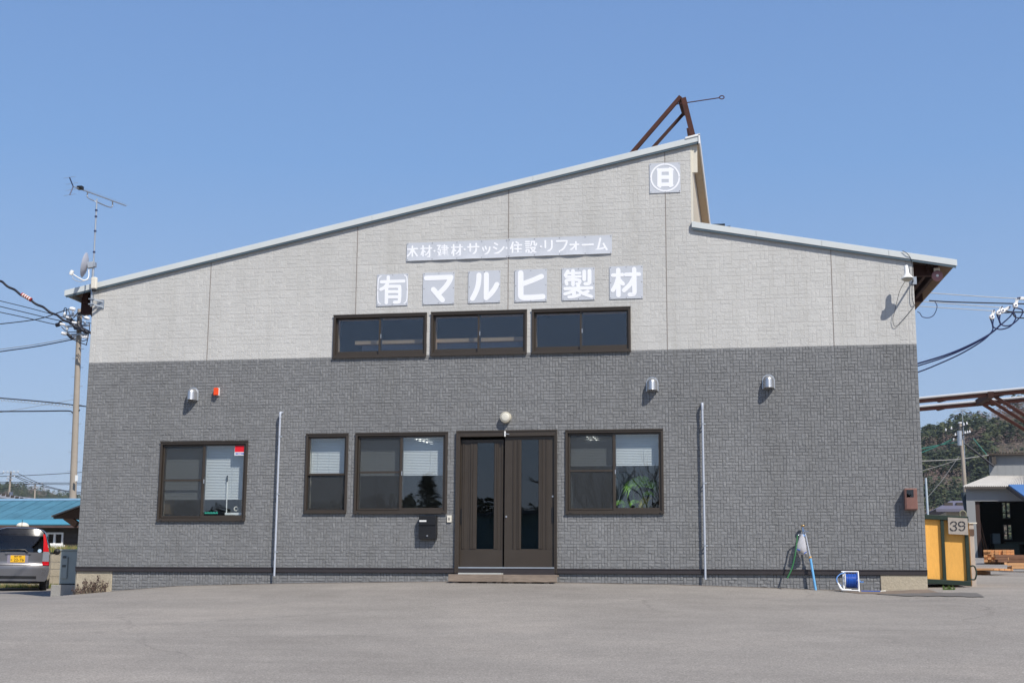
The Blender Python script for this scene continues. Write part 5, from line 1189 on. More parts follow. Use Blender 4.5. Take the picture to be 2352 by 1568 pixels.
# ------------------------------------------------------------------ utility poles
def insulator(b, p, r=.06, h=.14, ax=(0, 0, 1), mi=0): b.lathe([(0, 0), (r, .01), (r, .04), (r * .5, .05), (r * .9, .07), (r * .9, .1), (r * .4, .12), (0, h)], p, ax, 10, mi)
def pole(top, bot, Y, rt_, rb, label, arms, bolts=True, extra=None, grp=None, aw=.09, ir=.075, im=None):
    a, c = at(*top, Y), at(*bot, Y); c2 = a + (c - a) * ((a.z - gz(c.x, Y) + .3) / (a.z - c.z)); c2.y = Y
    t = thing('utility_pole', label, 'utility pole', (c2.x, Y, c2.z), grp)
    MB().tube([c2, a], [rb, rt_], 18).build('pole_shaft', POLE, t, smooth=50)
    if bolts:
        n = int((a.z - c2.z - 2.5) / .45)
        for k in range(n):
            z = c2.z + 2.5 + k * .45; f = (z - c2.z) / (a.z - c2.z); p = c2.lerp(a, f); r_ = rb + (rt_ - rb) * f; sg = 1 if k % 2 else -1
            MB().tube([p + Vector((sg * r_ * .9, -.02, 0)), p + Vector((sg * (r_ + .17), -.02, 0))], .011, 5).build('step_bolt', GALV, t)
    for pl, pr, ins in arms:
        u, v = at(*pl, Y - .2), at(*pr, Y - .2); ar = MB().bar(u, v, aw, aw).build('cross_arm', im or GALV, t)
        for f, up in ins:
            p = u.lerp(v, f); b = MB(); insulator(b, p + Vector((0, 0, .05 if up > 0 else -.05)), ir, .2, (0, 0, up)); b.build('insulator', PORC, t, ar)
    return t, c2, a
mP = lambda x, y, Y=35: at(103.4 + x * .0879, 660.4 + y * .0879, Y)
UP, ub, ua = pole((183.6, 710), (163, 1250), 35, .115, .19, 'tall concrete pole standing close behind the left building edge',
    [((144.5, 726.5), (204, 722), [(.06, 1), (.38, 1), (.9, -1)]), ((149, 750), (206, 747), [(.1, -1), (.5, -1), (.8, 1)]), ((163, 769), (204, 766), [(.2, -1), (.62, -1), (.72, -1), (.82, -1), (.92, -1)])])
for k, (pts, r_) in enumerate([([(575, 800), (640, 815), (700, 840)], .09), ([(430, 890), (370, 960), (290, 980)], .10), ([(640, 940), (700, 900), (760, 880)], .09), ([(560, 1190), (620, 1240), (720, 1340)], .075), ([(835, 990), (880, 1060), (870, 1120)], .22), ([(930, 1070), (1030, 1120), (1120, 1170)], .11), ([(860, 700), (930, 660), (1070, 690)], .06)]):
    MB().tube(smooth_path([mP(x, y, 34.7) for x, y in pts], 4), r_, 8).build('cable_clamp', CABLE, UP, smooth=50)
for x, y, r_ in ((720, 560, .17), (500, 1200, .15), (460, 960, .11), (770, 920, .11), (1095, 800, .13), (605, 780, .1), (1030, 1300, .07), (1080, 1290, .07)):
    b = MB(); b.lathe([(0, -.14), (.5 * r_, -.12), (.6 * r_, .0), (.5 * r_, .12), (0, .14)], mP(x, y, 34.6), (1, .1, -.2), 12); b.build('transformer_sleeve', PORC, UP, smooth=50)
for pts in ([(490, 640), (500, 560), (540, 530), (570, 590), (540, 740)], [(610, 590), (650, 680), (660, 790)], [(860, 640), (800, 720), (740, 800)], [(870, 740), (880, 800), (850, 900), (880, 1000)], [(430, 1020), (520, 1110), (640, 1160), (850, 1155)], [(950, 1380), (1000, 1395), (1120, 1345)], [(730, 1350), (900, 1430), (1090, 1500)], [(1150, 900), (1160, 1100), (1080, 1500)], [(960, 760), (1040, 800), (1090, 830)], [(930, 1050), (1010, 1080), (1060, 1130)]):
    MB().tube(smooth_path([mP(x, y, 34.5) for x, y in pts], 5), .022, 5).build('jumper_wire', CABLE, UP, smooth=60)
p = at(177.5, 1098, 34.7); MB().box(p.x - .06, p.x + .06, 34.6, 34.65, p.z - .14, p.z + .14).build('marker_plate', WHITE, UP)
for y in (1105, 1157, 1201): p0_ = ub.lerp(ua, (1250 - y) / 540); MB().lathe([(.185, -.012), (.185, .012)], p0_, (0, 0, 1), 14).build('band', GALV, UP)
mB2 = lambda x, y, Y=35: at(x * .1465, 620.1 + y * .1465, Y)
WGL = 'wires strung from the pole behind the left corner'
def lw(pts, r_, label, m=CABLE, n=6, Y0=35): wire('overhead_wire', label, 'wire', run_on(smooth_path([mB2(x, y, Y0) for x, y in pts], 6)), r_, m, WGL, n)
tw = []
base_ = smooth_path([mB2(x, y, 34) for x, y in [(-160, 75), (0, 172), (400, 425), (850, 690), (1230, 905), (1390, 975), (1600, 1080)]], 14)
for i, p in enumerate(base_): tw.append(p + Vector((0, .03 * math.cos(i * .9), .03 * math.sin(i * .9))))
wire('overhead_cable', 'thick black twisted cable sloping down to the left pole', 'cable', run_on(tw), .058, CABLE, None, 8)
q0 = mB2(345, 383, 33.9); q1 = mB2(490, 470, 33.9); t = thing('cable_sleeve', 'red and white striped sleeve on the thick black cable', 'cable sleeve', q0)
for k in range(9): MB().tube([q0.lerp(q1, k / 9), q0.lerp(q1, (k + 1) / 9)], .10, 10).build('band', mat('red_sleeve', hexc('a8323c'), .6) if k % 2 == 0 else OFFW, t, smooth=50)
lw([(-120, 455), (0, 483), (400, 580), (820, 692), (1100, 770), (1400, 830), (1600, 870)], .020, 'uppermost of the three parallel wires running left from the pole')
lw([(-120, 540), (0, 570), (480, 685), (840, 772), (1080, 818)], .022, 'middle of the three parallel wires running left from the pole')
lw([(-120, 633), (0, 660), (400, 745), (740, 825), (880, 855)], .022, 'lowest of the three parallel wires running left from the pole')
lw([(-120, 860), (0, 845), (230, 820), (500, 785), (700, 742), (850, 690), (1000, 640), (1110, 605), (1180, 600)], .024, 'brownish wire rising to the pole top across the thick cable')
lw([(-120, 1258), (0, 1241), (400, 1190), (800, 1125), (1200, 1045)], .014, 'thin upper wire of the pair rising to the left pole', WIREL)
lw([(-120, 1292), (0, 1278), (200, 1250), (420, 1220), (640, 1185), (900, 1135), (1150, 1085), (1260, 1060)], .026, 'wavy lower wire of the pair rising to the left pole')
mB3 = lambda x, y, Y=35: at(x * .2197, 775.2 + y * .2197, Y)
def lw3(pts, r_, label, m=CABLE, Y0=35): wire('overhead_wire', label, 'wire', run_on(smooth_path([mB3(x, y, Y0) for x, y in pts], 6), pts[0][0] < 0), r_, m, WGL)
lw3([(-100, 615), (0, 630), (300, 655), (600, 683), (780, 705), (1000, 730)], .03, 'black telephone cable with a wire coil hanging under it')
sp = [mB3(0, 640, 34.9).lerp(mB3(775, 712, 34.9), k / 150) + Vector((0, .05 * math.cos(k * .9), .07 * math.sin(k * .9) - .03)) for k in range(151)]
wire('coil_wire', 'thin wire coiled below the black telephone cable', 'wire', sp, .009, WIREL, None, 4)
lw3([(-100, 772), (0, 771), (400, 768), (710, 765), (760, 785), (800, 780), (835, 755)], .032, 'level black telephone cable meeting the left pole')
lw3([(-60, 790), (80, 768), (400, 713), (775, 645)], .010, 'thin stay wire rising to the left pole below the telephone cables', WIREL)
FP = 'small distant poles on the left skyline'
def far_pole(xt, yt, xb_, yb_, Y, label, arm):
    t, c, a = pole((xt, yt), (xb_, yb_), Y, .10, .17, label, arm, False, None, FP)
    p = c.lerp(a, .74); MB().lathe([(.0, 0), (.22, 0), (.22, .6), (0, .6)], p + Vector((.35, -.2, 0)), (0, 0, 1), 12).build('transformer', mat('blue_transformer', hexc('5d6678'), .6), t, smooth=40)
    return t
far_pole(25.2, 1082, 20.3, 1142.9, 120, 'taller distant pole left of the hill', [((6, 1085), (43, 1085), [(.06, 1), (.32, 1), (.7, 1), (.95, 1)]), ((17, 1093), (35, 1090), [(.1, -1), (.9, -1)]), ((15, 1099), (29, 1099), [(.1, -1), (.9, -1)])])
far_pole(81, 1109.8, 79, 1150.8, 150, 'shorter distant pole in front of the hill', [((66, 1110.5), (98, 1110.5), [(.06, 1), (.3, 1), (.65, 1), (.95, 1)]), ((75, 1118), (86, 1118), [(.1, -1), (.9, -1)])])
mB5 = lambda x, y, Y=120: at(.0989 * x, 1062.3 + .0989 * y, Y)
def fw_(pts, label, r_=.035, Y0=120): wire('distant_wire', label, 'wire', run_on(smooth_path([mB5(x, y, Y0) for x, y in pts], 5), pts[0][0] < 0, pts[-1][0] > 1600, 40), r_, CABLE, 'thin distant wires on the left skyline', 5)
fw_([(-300, 320), (170, 312), (530, 298), (1000, 275), (1640, 238), (2000, 215)], 'distant wire rising right from the taller distant pole')
fw_([(-300, 270), (80, 250)], 'short distant wire entering at the left edge above the hill')
fw_([(430, 250), (620, 345), (860, 455), (1000, 510), (1200, 570), (1500, 640), (1750, 670)], 'distant wire dipping from pole to pole')
fw_([(360, 300), (560, 380), (760, 450)], 'distant wire just under the one dipping between the poles'); fw_([(350, 320), (500, 395), (650, 455)], 'lowest distant wire dipping between the two poles')
fw_([(-300, 440), (300, 450), (900, 464), (1700, 466)], 'upper of two level distant wires'); fw_([(-300, 480), (300, 484), (900, 496), (1700, 504)], 'lower of two level distant wires')
fw_([(-300, 680), (100, 600), (300, 555), (580, 512), (680, 490)], 'distant wire rising across the hill to the shorter pole')
fw_([(920, 530), (1100, 570), (1400, 640), (1700, 690)], 'distant wire leaving the shorter pole to the right')

# ------------------------------------------------------------------ right side
# yellow bin
Yk = .8; a_r = at(2230.5, 1345, Yk); a_l = at(2132, 1339.5, Yk); xl_ = XR + .07
z_r = a_r.z; tilt = (a_l.z - a_r.z) / (a_l.x - a_r.x); zt_r = at(2230, 1185.5, Yk).z; H = zt_r - z_r
t = thing('yellow_bin', 'yellow steel skip bin with dark green frame and a stencilled board', 'skip bin', (a_r.x, Yk, z_r))
zl_ = lambda x: z_r + tilt * (x - a_r.x)
def kb(b, x0, x1, y0, y1, h0, h1): b.hexa([(x, y, zl_(x) + h) for h in (h0, h1) for x, y in ((x0, y0), (x1, y0), (x1, y1), (x0, y1))])
b = MB(); kb(b, xl_, a_r.x - .03, Yk + .03, Yk + .05, .07, H - .05); kb(b, xl_, xl_ + .02, Yk + .05, Yk + 2.0, .07, H - .05); kb(b, a_r.x - .05, a_r.x - .03, Yk + .05, Yk + 2.0, .07, H - .05); kb(b, xl_, a_r.x - .03, Yk + 1.98, Yk + 2.0, .07, H - .05); kb(b, xl_, a_r.x - .03, Yk + .05, Yk + 2.0, .05, .07); b.build('side_plate', YELLOW, t)
b = MB(); kb(b, xl_, a_r.x, Yk - .03, Yk + .03, 0, .085); kb(b, xl_, a_r.x + .01, Yk - .04, Yk + .06, H - .085, H - .0); kb(b, a_r.x - .065, a_r.x, Yk - .025, Yk + .05, .085, H - .085); xm_ = at(2167, 1270, Yk).x; kb(b, xm_ - .03, xm_ + .03, Yk - .025, Yk + .03, .085, H - .085)
kb(b, a_r.x - .06, a_r.x + .01, Yk + .06, Yk + 2.0, H - .06, H); kb(b, xl_, a_r.x, Yk + 1.96, Yk + 2.03, H - .08, H + .02); b.build('frame', DGREEN, t, bevel=.006)
b = MB(); kb(b, xl_ + .05, a_r.x - .1, Yk + .1, Yk + 1.9, H - .2, H - .12); b.build('load', mat('dark_scrap', hexc('2a2b2d'), .9, 0, .3, 8, bump=.05, bscale=5), t)
def ubar(p, q, out): return smooth_path([p, p + out * .8, (p + q) / 2 + out * 1.15, q + out * .8, q], 5)
zz2 = zl_(a_r.x)
MB().tube(ubar(Vector((a_r.x, Yk, zz2 + .12)), Vector((a_r.x, Yk, zz2 + .35)), Vector((.09, 0, 0))), .014, 8).build('lifting_loop', DGREEN, t, smooth=60)
MB().tube(ubar(Vector((a_r.x - .10, Yk + .2, zz2 + H)), Vector((a_r.x + .0, Yk + .2, zz2 + H)), Vector((0, 0, .10))), .014, 8).build('lifting_loop', mat('worn_loop', hexc('7d7b66'), .6), t, smooth=60)
s0, s1 = at(2176, 1189, Yk), at(2223, 1227, Yk); pa, pb_ = s0.x, s1.x
t2 = thing('number_board', 'grey plywood board with a black stencilled 39 on the yellow bin', 'board', ((pa + pb_) / 2, Yk - .06, s1.z))
b = MB(); hh = s0.z - s1.z; b.hexa([(x, y, s1.z + tilt * (x - (pa + pb_) / 2) + h) for h in (0, hh) for x, y in ((pa, Yk - .062), (pb_, Yk - .062), (pb_, Yk - .045), (pa, Yk - .045))]); b.build('plywood', PLY, t2)
m39 = lambda x, z: at(1952.3 + x * .2013, 1091 + z * .2013, Yk - .064)
q = MB()
for k, pts in enumerate([[(1148, 552), (1160, 536), (1178, 529)], [(1196, 530), (1212, 543), (1212, 560), (1199, 573), (1180, 577)], [(1203, 587), (1215, 601), (1211, 618), (1196, 629)], [(1176, 630), (1156, 624), (1145, 607)],
                         [(1266, 530), (1246, 539), (1240, 557), (1248, 574), (1264, 581)], [(1282, 530), (1302, 540), (1308, 560)], [(1280, 580), (1299, 574)], [(1309, 584), (1304, 610), (1286, 628)], [(1268, 630), (1246, 617)]]):
    stroke(q, pts, 15 / 2.852 / 1.7415 / 128, m39, Yk - .0625, k)
q.build('lettering', STENCIL, t2)
# timber post beside the bin
c = at(2235.5, 1343, 1.3); u0, u1 = at(2230.3, 1300, 1.3).x, at(2241, 1300, 1.3).x; zt3 = at(2236, 1202, 1.3).z
t = thing('timber_post', 'pale weathered timber post standing beside the yellow bin', 'post', (c.x, 1.3, c.z)); MB().box(u0, u1, 1.3, 1.42, c.z - .1, zt3).build('post_shaft', WOODV, t, bevel=.006)
MB().box(u0 - .0, u1 + .005, 1.285, 1.299, zt3 - .21, zt3 - .10).build('dark_band', mat('brown_band', hexc('5e4c42'), .8), t); MB().box(u0, u1 + .06, 1.28, 1.43, zt3 + .001, zt3 + .02).build('cap_plate', OFFW, t)

# right pole, thin pole, aerial
RP, rb_, ra_ = pole((2204.9, 971), (2221, 1177), 60, .085, .16, 'concrete pole left of the white sawmill shed', [((2170, 992), (2222, 976), [(.05, 1), (.3, 1), (.85, 1), (.98, 1)]), ((2186, 1004), (2229, 995), [(.2, 1), (.72, 1), (.85, 1), (.97, 1)]), ((2180, 1008), (2205, 998), [(.4, -1)])], False, None, None, .06, .055, CABLE)
p = at(2204.9, 971, 60); MB().lathe([(0, .06), (.11, .05), (.115, -.02)], p, (0, 0, 1), 14).build('cap', PORC, RP, smooth=40)
for y0_, r_ in ((1000, .14), (1012, .13)): p = at(2204, y0_, 59.8); MB().lathe([(0, -.3), (r_, -.28), (r_, .28), (0, .3)], p, (0, 0, 1), 12).build('junction_can', GALV, RP, smooth=40)
MB().tube([at(2213, 1130, 59.6), at(2222, 1177, 59.6)], .16, 12).build('pole_shade_tube', mat('pole_shade', hexc('35434c'), .7), RP, smooth=50)  # dark tube over the lower pole imitates the shade of the shed roof
c = at(2132, 1176, 40); c.z = gz(c.x, 40); wire('marker_pole', 'thin pale pole standing between the building and the hill', 'pole', [c, at(2126.4, 1097, 40)], [.055, .045], mat('pale_pole', hexc('b8c4cc'), .5, .2), None, 10)
t = thing('roof_aerial', 'thin aerial mast with crossed rods above the right pole', 'aerial', at(2212, 974, 64)); mQ = lambda x, y, Y=64: at(2090.2 + x * .1282, 861.3 + y * .1282, Y)
zgA = gz(at(2212, 974, 64).x, 64)
MB().tube([Vector((mQ(952, 880).x, 64, zgA)), mQ(950, 880), mQ(930, 600)], .022, 6).build('mast', GALV, t)
for a_, b_, m_ in (((770, 655), (1080, 620), GALV), ((832, 612), (1045, 592), GALV), ((772, 738), (920, 678), RUST), ((970, 655), (1150, 712), RUST)): MB().tube([mQ(*a_), mQ(*b_)], .02, 5).build('rod', m_, t)
WR = 'wires meeting the right hand pole'
def rw(pts, r_, m_, label, Y0=60): wire('overhead_wire', label, 'wire', run_on(smooth_path([mQ(x, y, Y0) for x, y in pts], 6), pts[0][0] < 0), r_, m_, WR, 5)
rw([(800, 1130), (560, 1240), (220, 1380), (-60, 1490)], .035, CABLEG, 'green wire sagging left from the right pole, the lower one'); rw([(890, 1190), (560, 1245), (215, 1312), (-60, 1360)], .035, CABLEG, 'green wire running left from the right pole, the straighter one')
rw([(975, 1225), (1200, 1395), (1420, 1568), (1500, 1625)], .06, CABLE, 'thick black stay running down from the right pole to the shed'); rw([(1130, 1130), (1240, 1265), (1370, 1420)], .03, CABLEG, 'green wire dropping to the shed roof')
rw([(-60, 1548), (230, 1538), (620, 1522), (880, 1505), (1150, 1470), (1410, 1432)], .03, WIREL, 'pale wire crossing in front of the right pole')
rw([(-60, 1780), (400, 1660), (700, 1568), (880, 1505)], .02, WIREL, 'thin pale wire slanting down left from the right pole'); rw([(880, 1450), (760, 1620), (560, 1900), (300, 2200)], .016, WIREL, 'thin pale stay slanting steeply across the hill')
# shed
def shed():
    Y = 55; zg = gz(at(2300, 1285, Y).x, Y)
    X = lambda px, Y_=Y: at(px, 1200, Y_).x
    Z = lambda py, px=2260, Y_=Y: at(px, py, Y_).z
    xl2, xo, xr2 = X(2222), X(2242), X(2470); ze = Z(1117); zo = Z(1150.4)
    KS = xl2 / (Y + D) + .012
    def fin(b, name, m, parent=None):
        b.v = [(x + (y - Y) * KS, y, z) for x, y, z in b.v]; return b.build(name, m, t, parent)
    t = thing('sawmill_shed', 'white corrugated sawmill shed with a wide dark opening', 'shed', (X(2330), Y, zg))
    b = MB(); b.box(xl2, xo, Y, Y + .12, zg - .5, ze); b.box(xo, xr2, Y, Y + .12, zo, ze); b.box(xl2, xl2 + .12, Y + .12, Y + 14, zg - .5, ze); b.box(xr2 - .1, xr2, Y, Y + 14, zg - .5, ze)
    k = xl2
    while k < xr2:
        b.box(k, k + .03, Y - .012, Y, zo if k > xo - .03 else zg - .4, ze - .02); k += .45
    fin(b, 'wall', GALL)
    Yb_ = Y + 14; wz = [(2300, 2322, 1152.5, 1190.6), (2303.5, 2325.7, 1203.7, 1239)]; hs = []
    for u0, u1, v0, v1 in wz: p0_, p1_ = at(u0, v0, Yb_), at(u1, v1, Yb_); hs.append((p0_.x - 14 * KS, p1_.x - 14 * KS, p1_.z, p0_.z))
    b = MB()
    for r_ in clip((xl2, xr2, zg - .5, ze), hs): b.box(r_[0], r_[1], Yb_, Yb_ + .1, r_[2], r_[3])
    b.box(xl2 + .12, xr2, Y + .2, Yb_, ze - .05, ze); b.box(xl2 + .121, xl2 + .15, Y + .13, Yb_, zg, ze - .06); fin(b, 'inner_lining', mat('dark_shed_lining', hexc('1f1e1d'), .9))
    for h in hs:
        b = MB(); frame_bars(b, *h, .05, Yb_ - .03, Yb_); xm_ = (h[0] + h[1]) / 2; b.box(xm_ - .05, xm_ + .05, Yb_ - .025, Yb_ + .01, h[2] + .05, h[3] - .05); b.box(h[0] + .05, h[1] - .05, Yb_ - .024, Yb_ + .012, h[2] + (h[3] - h[2]) * .32, h[2] + (h[3] - h[2]) * .37); fin(b, 'rear_window', mat('blue_grey_frame', hexc('5b6170'), .7))
    MB().box(xo - .02, xo + .25, Y + .12, Y + .4, zg, zo).build('door_post', mat('dark_red_brown_post', hexc('3b2721'), .8), t)
    # lower corrugated roof
    Y2 = 62; tl, bl = at(2272, 1092.5, Y2), at(2212, 1116, Y - .4); n = 60; b = MB(); vs = []
    tr_, br_ = Vector((xr2 + 1, Y2, tl.z)), Vector((xr2 + 1, Y - .4, bl.z))
    for i in range(n * 4 + 1):
        f = i / (n * 4); w_ = .035 * math.sin(2 * math.pi * i / 4 + .3)
        for a_, c_ in ((bl, br_), (tl, tr_)): p = a_.lerp(c_, f); vs.append((p.x, p.y, p.z + w_))
    m_ = len(vs); vs += [(x, y, z - .03) for x, y, z in vs]
    fs = [(2 * i, 2 * i + 2, 2 * i + 3, 2 * i + 1) for i in range(n * 4)] + [(m_ + 2 * i, m_ + 2 * i + 1, m_ + 2 * i + 3, m_ + 2 * i + 2) for i in range(n * 4)] + [(2 * i, m_ + 2 * i, m_ + 2 * i + 2, 2 * i + 2) for i in range(n * 4)]
    b.raw(vs, fs); b.build('lower_roof', GALR, t)
    MB().bar(bl + Vector((.1, .02, -.10)), br_ + Vector((0, .02, -.10)), .06, .12).build('eave_board', DARKW, t)
    # upper storey
    x0_ = at(2273, 1070, Y2).x - 7 * KS; z0_, z1_ = at(2273, 1091.5, Y2).z, at(2273, 1046, Y2).z
    b = MB(); b.box(x0_, xr2 + 1, Y2, Y2 + 6, z0_ - .2, z1_); k = x0_
    while k < xr2 + 1: b.box(k, k + .03, Y2 - .012, Y2, z0_, z1_ - .02); k += .45
    fin(b, 'upper_wall', GALL)
    b = MB(); u_ = at(2267, 1038, Y2 - .4); u_.x -= 6.6 * KS; k = u_.x
    b.box(u_.x, xr2 + 1.5, Y2 - .4, Y2 + 6.4, z1_ + .0, z1_ + .1); 
    while k < xr2 + 1: b.box(k, k + .09, Y2 - .42, Y2 + 6.4, z1_ + .1, z1_ + .17); k += .18
    fin(b, 'upper_roof', mat('dark_corrugated_roof', hexc('4c443d'), .85, 0, .2))
    p = at(2278, 1058, Y2 - .3); MB().box(p.x, p.x + .25, Y2 - .35, Y2 - .01, p.z - .2, p.z + .25).build('vent_box', DARKW, t)
    # blue lean-to roof
    q = [at(2316, 1112, Y - .5), Vector((xr2 + 1, Y - .5, at(2316, 1112, Y - .5).z)), at(2460, 1205, Y - 5), at(2372, 1152, Y - 5)]
    q[2].z = q[3].z; b = MB(); b.hexa([p - Vector((0, 0, .08)) for p in q] + q); b.build('lean_to_roof', BLUEC, t)
    MB().bar(q[0] - Vector((0, 0, .18)), q[3] - Vector((0, 0, .18)), .1, .2).build('lean_to_rafter', DARKW, t)
    MB().bar(q[3] - Vector((0, 0, .2)), Vector((q[3].x, q[3].y, gz(q[3].x, q[3].y))), .12, .12).build('lean_to_post', DARKW, t)
shed()
GP = 'planks leaning inside the shed opening'
for (a_, c_, r_, lb) in (((2247, 1205), (2267, 1285), .09, 'tall pale plank leaning inside the shed opening'), ((2247, 1232), (2262, 1286), .07, 'short plank leaning lowest inside the shed opening'), ((2249, 1190), (2272, 1284), .08, 'longest dark plank leaning inside the shed opening')):
    u_, v_ = at(*a_, 56), at(*c_, 56.4); o = MB().bar(u_, v_, r_, .04).build('plank', PINEB, origin=v_); tag(o, lb, 'plank', GP)
c = at(2303, 1286, 58); c.z = gz(c.x, 58); t = thing('saw_machine', 'dark green machine standing in the shadow of the shed', 'machine', c)
MB().box(c.x - .5, c.x + .9, 57.6, 58.8, c.z, c.z + .75).build('bed', DGREEN, t, bevel=.03); MB().box(c.x - .55, c.x - .1, 57.7, 58.4, c.z + .75, c.z + 1.35).build('head', mat('grey_machine_paint', hexc('5a6a70'), .6), t, bevel=.05); MB().box(c.x + .2, c.x + 2.4, 57.9, 58.6, c.z + .75, c.z + .86).build('table', DGREEN, t, bevel=.02)
# timber stacks
BG_ = 'sawn boards stacked in the yard'
def boards(px, py, n_across, n_high, w, h, L_, ang, label, mats, gap=.006, name='sawn_board', jit=.06):
    g = ground_hit(px, py); u_ = Vector((math.cos(ang), math.sin(ang), 0)); v_ = Vector((-math.sin(ang), math.cos(ang), 0))   # u along the boards, v across
    zb0 = gz(g.x, g.y)
    for k in range(n_high):
        for i in range(n_across):
            o_ = g + v_ * (i * (w + gap)) + u_ * rnd.uniform(-jit, jit); l2 = L_ * rnd.uniform(.94, 1.0); z = zb0 + .09 + k * (h + .008)
            pts = [o_, o_ + u_ * l2, o_ + u_ * l2 + v_ * w, o_ + v_ * w]
            b = MB(); b.hexa([(p.x, p.y, z) for p in pts] + [(p.x, p.y, z + h) for p in pts]); b.m = [0, 0, 0, 1, 0, 1]
            o = b.build(name, [rnd.choice(mats), PINEO], origin=(o_.x, o_.y, z), bevel=.004); tag(o, label, 'board', BG_)
    for f in (.15, .8):
        o_ = g + u_ * L_ * f; b = MB(); b.bar(o_ + Vector((0, 0, zb0 - g.z + .04)), o_ + v_ * (n_across * (w + gap)) + Vector((0, 0, zb0 - g.z + .04)), .09, .088)
        o = b.build('bearer', PINE, origin=o_); tag(o, 'short bearer under the ' + label.split(' in the ')[-1], 'bearer', 'bearers under the stacked boards')
boards(2240, 1303, 3, 5, .105, .105, 3.0, R(82), 'squared beam in the stack directly behind the timber post', [PINE, PINE], jit=.12)
boards(2326, 1319, 4, 1, .30, .05, 4.0, R(152), 'wide plank in the low pair row laid flat right of the post', [PINE], jit=.1)
boards(2318, 1313, 3, 4, .28, .075, 3.0, R(-14), 'thick slab in the stack at the right edge of the picture', [PINE, PINEB], jit=.1)
boards(2291, 1296, 6, 3, .11, .085, 2.0, R(4), 'dark board in the brown stack before the shed opening', [PINEB])
boards(2331, 1296, 8, 5, .13, .085, 3.2, R(80), 'orange ended board in the stack right of the brown one', [PINE], jit=.1)
# purple roofed house
Y = 78; a_, c_ = at(2150, 1168, Y), at(2260, 1168, Y); r0_, r1_ = at(2183, 1149.5, Y + 4), at(2260, 1149, Y + 4); zg = gz(a_.x, Y)
t = thing('distant_house', 'cream house with a purple grey roof below the hill', 'house', ((a_.x + c_.x) / 2, Y, zg)); b = MB(); b.raw([a_, c_, r1_, r0_, (a_.x, Y + 8, a_.z), (c_.x, Y + 8, a_.z)], [(0, 1, 2, 3), (0, 3, 4), (3, 2, 5, 4)]); b.raw([a_ - Vector((0, 0, .2)), c_ - Vector((0, 0, .2)), c_, a_], [(0, 1, 2, 3)]); rf = b.build('roof', PURPR, t)
for px in (2178, 2206): p = at(px, 1159, Y + 1.8); MB().box(p.x - .3, p.x + .3, Y + 1.6, Y + 2.2, p.z - .1, p.z + .16).build('snow_guard', DARKW, t, rf)
MB().box(a_.x + .8, c_.x - .2, Y + .9, Y + 7, zg - .5, a_.z - .18).build('wall', PLAST, t)

# gantry of rusty rails
hz = ray(-2450, 1329); ud = -Vector((hz[0], hz[1], 0)).normalized(); A0 = at(2112, 917, 14); nrm_ = ud.cross(Vector((0, 0, 1))).normalized()
if nrm_.y < 0: nrm_ = -nrm_
def phit(px, py, P0):
    w = Vector(ray(px, py)); c = Vector(CAM); return c + w * ((P0 - c).dot(nrm_) / w.dot(nrm_))
B0 = A0 + nrm_ * 1.9; B0 = phit(2112, 936, B0)
slope = (phit(2352, 894.5, A0) - A0); ua_ = slope.normalized()
t = thing('steel_gantry', 'rusty steel gantry rails with diagonal braces beyond the right corner', 'gantry', (A0.x, A0.y, gz(A0.x, A0.y)))
for P0 in (A0, B0):
    s0_, s1_ = P0 - ua_ * 5, P0 + ua_ * 9.5
    rl = MB().bar(s0_ - Vector((0, 0, .05)), s1_ - Vector((0, 0, .05)), .09, .10).build('rail_beam', RUST, t)
    MB().tube([s0_ + Vector((0, 0, .03)) - nrm_ * .03, s1_ + Vector((0, 0, .03)) - nrm_ * .03], .034, 10).build('pale_pipe', mat('pale_steel_pipe', hexc('e6e8e9'), .4, 0, .03), t, rl, smooth=50)
    b = MB()
    for k in range(9): p = s0_.lerp(s1_, (k + .5) / 9) - Vector((0, 0, .12)); b.bar(p - ua_ * .1, p + ua_ * .1 + Vector((0, 0, .03)), .12, .03)
    b.build('rail_joint', RUSTD, t, rl)
c1, c2_ = phit(2275, 907, A0), phit(2247, 924, B0); MB().bar(c1 + (c1 - c2_) * .05, c2_, .15, .16).build('cross_beam', RUSTD, t)
for (a_, c_, P0) in (((2277, 905), (2352, 953), A0), ((2267, 914), (2352, 968), (A0 + B0) / 2), ((2251, 924), (2352, 986), B0)):
    u_, v_ = phit(*a_, P0), phit(*c_, P0); MB().bar(u_, u_ + (v_ - u_) * 1.75, .085, .085).build('brace', RUST, t)
for P0 in (A0, B0):
    e_ = P0 + ua_ * 8.5; MB().bar(e_, Vector((e_.x, e_.y, gz(e_.x, e_.y) - .2)), .2, .2).build('column', RUST, t)
# insulators and service cables at the right
mI = lambda x, y, Y=7.5: at(2090.2 + x * .1282, 660.4 + y * .1282, Y)
GI = 'white porcelain insulators at the right edge'
for (a_, c_, lb) in (((1500, 415), (1465, 530), 'white insulator lowest at the left of the cluster'), ((1640, 355), (1585, 455), 'white insulator left of centre in the cluster'), ((1780, 355), (1655, 418), 'white insulator lying flat below the middle wire'), ((1925, 195), (1885, 325), 'white insulator highest in the cluster'), ((1960, 190), (2090, 200), 'white insulator reaching out of the picture on the right')):
    u_, v_ = mI(*a_), mI(*c_); t = thing('insulator', lb, 'insulator', u_, GI); d_ = (v_ - u_); MB().bar(u_, v_, .05, .07).build('strap', WHITE, t, bevel=.01)
    b = MB(); b.lathe([(0, -.05), (.05, -.045), (.062, -.02), (.04, 0), (.062, .02), (.05, .045), (0, .05)], v_, (.2, -1, .2), 16); b.build('knob', PORC, t, smooth=50); MB().lathe([(0, -.065), (.02, -.065), (.02, .065), (0, .065)], v_, (.2, -1, .2), 8).build('pin', CABLEB, t)
    MB().lathe([(0, -.05), (.018, -.05), (.018, .05), (0, .05)], u_, (.2, -1, .2), 8).build('pin', CABLEB, t)
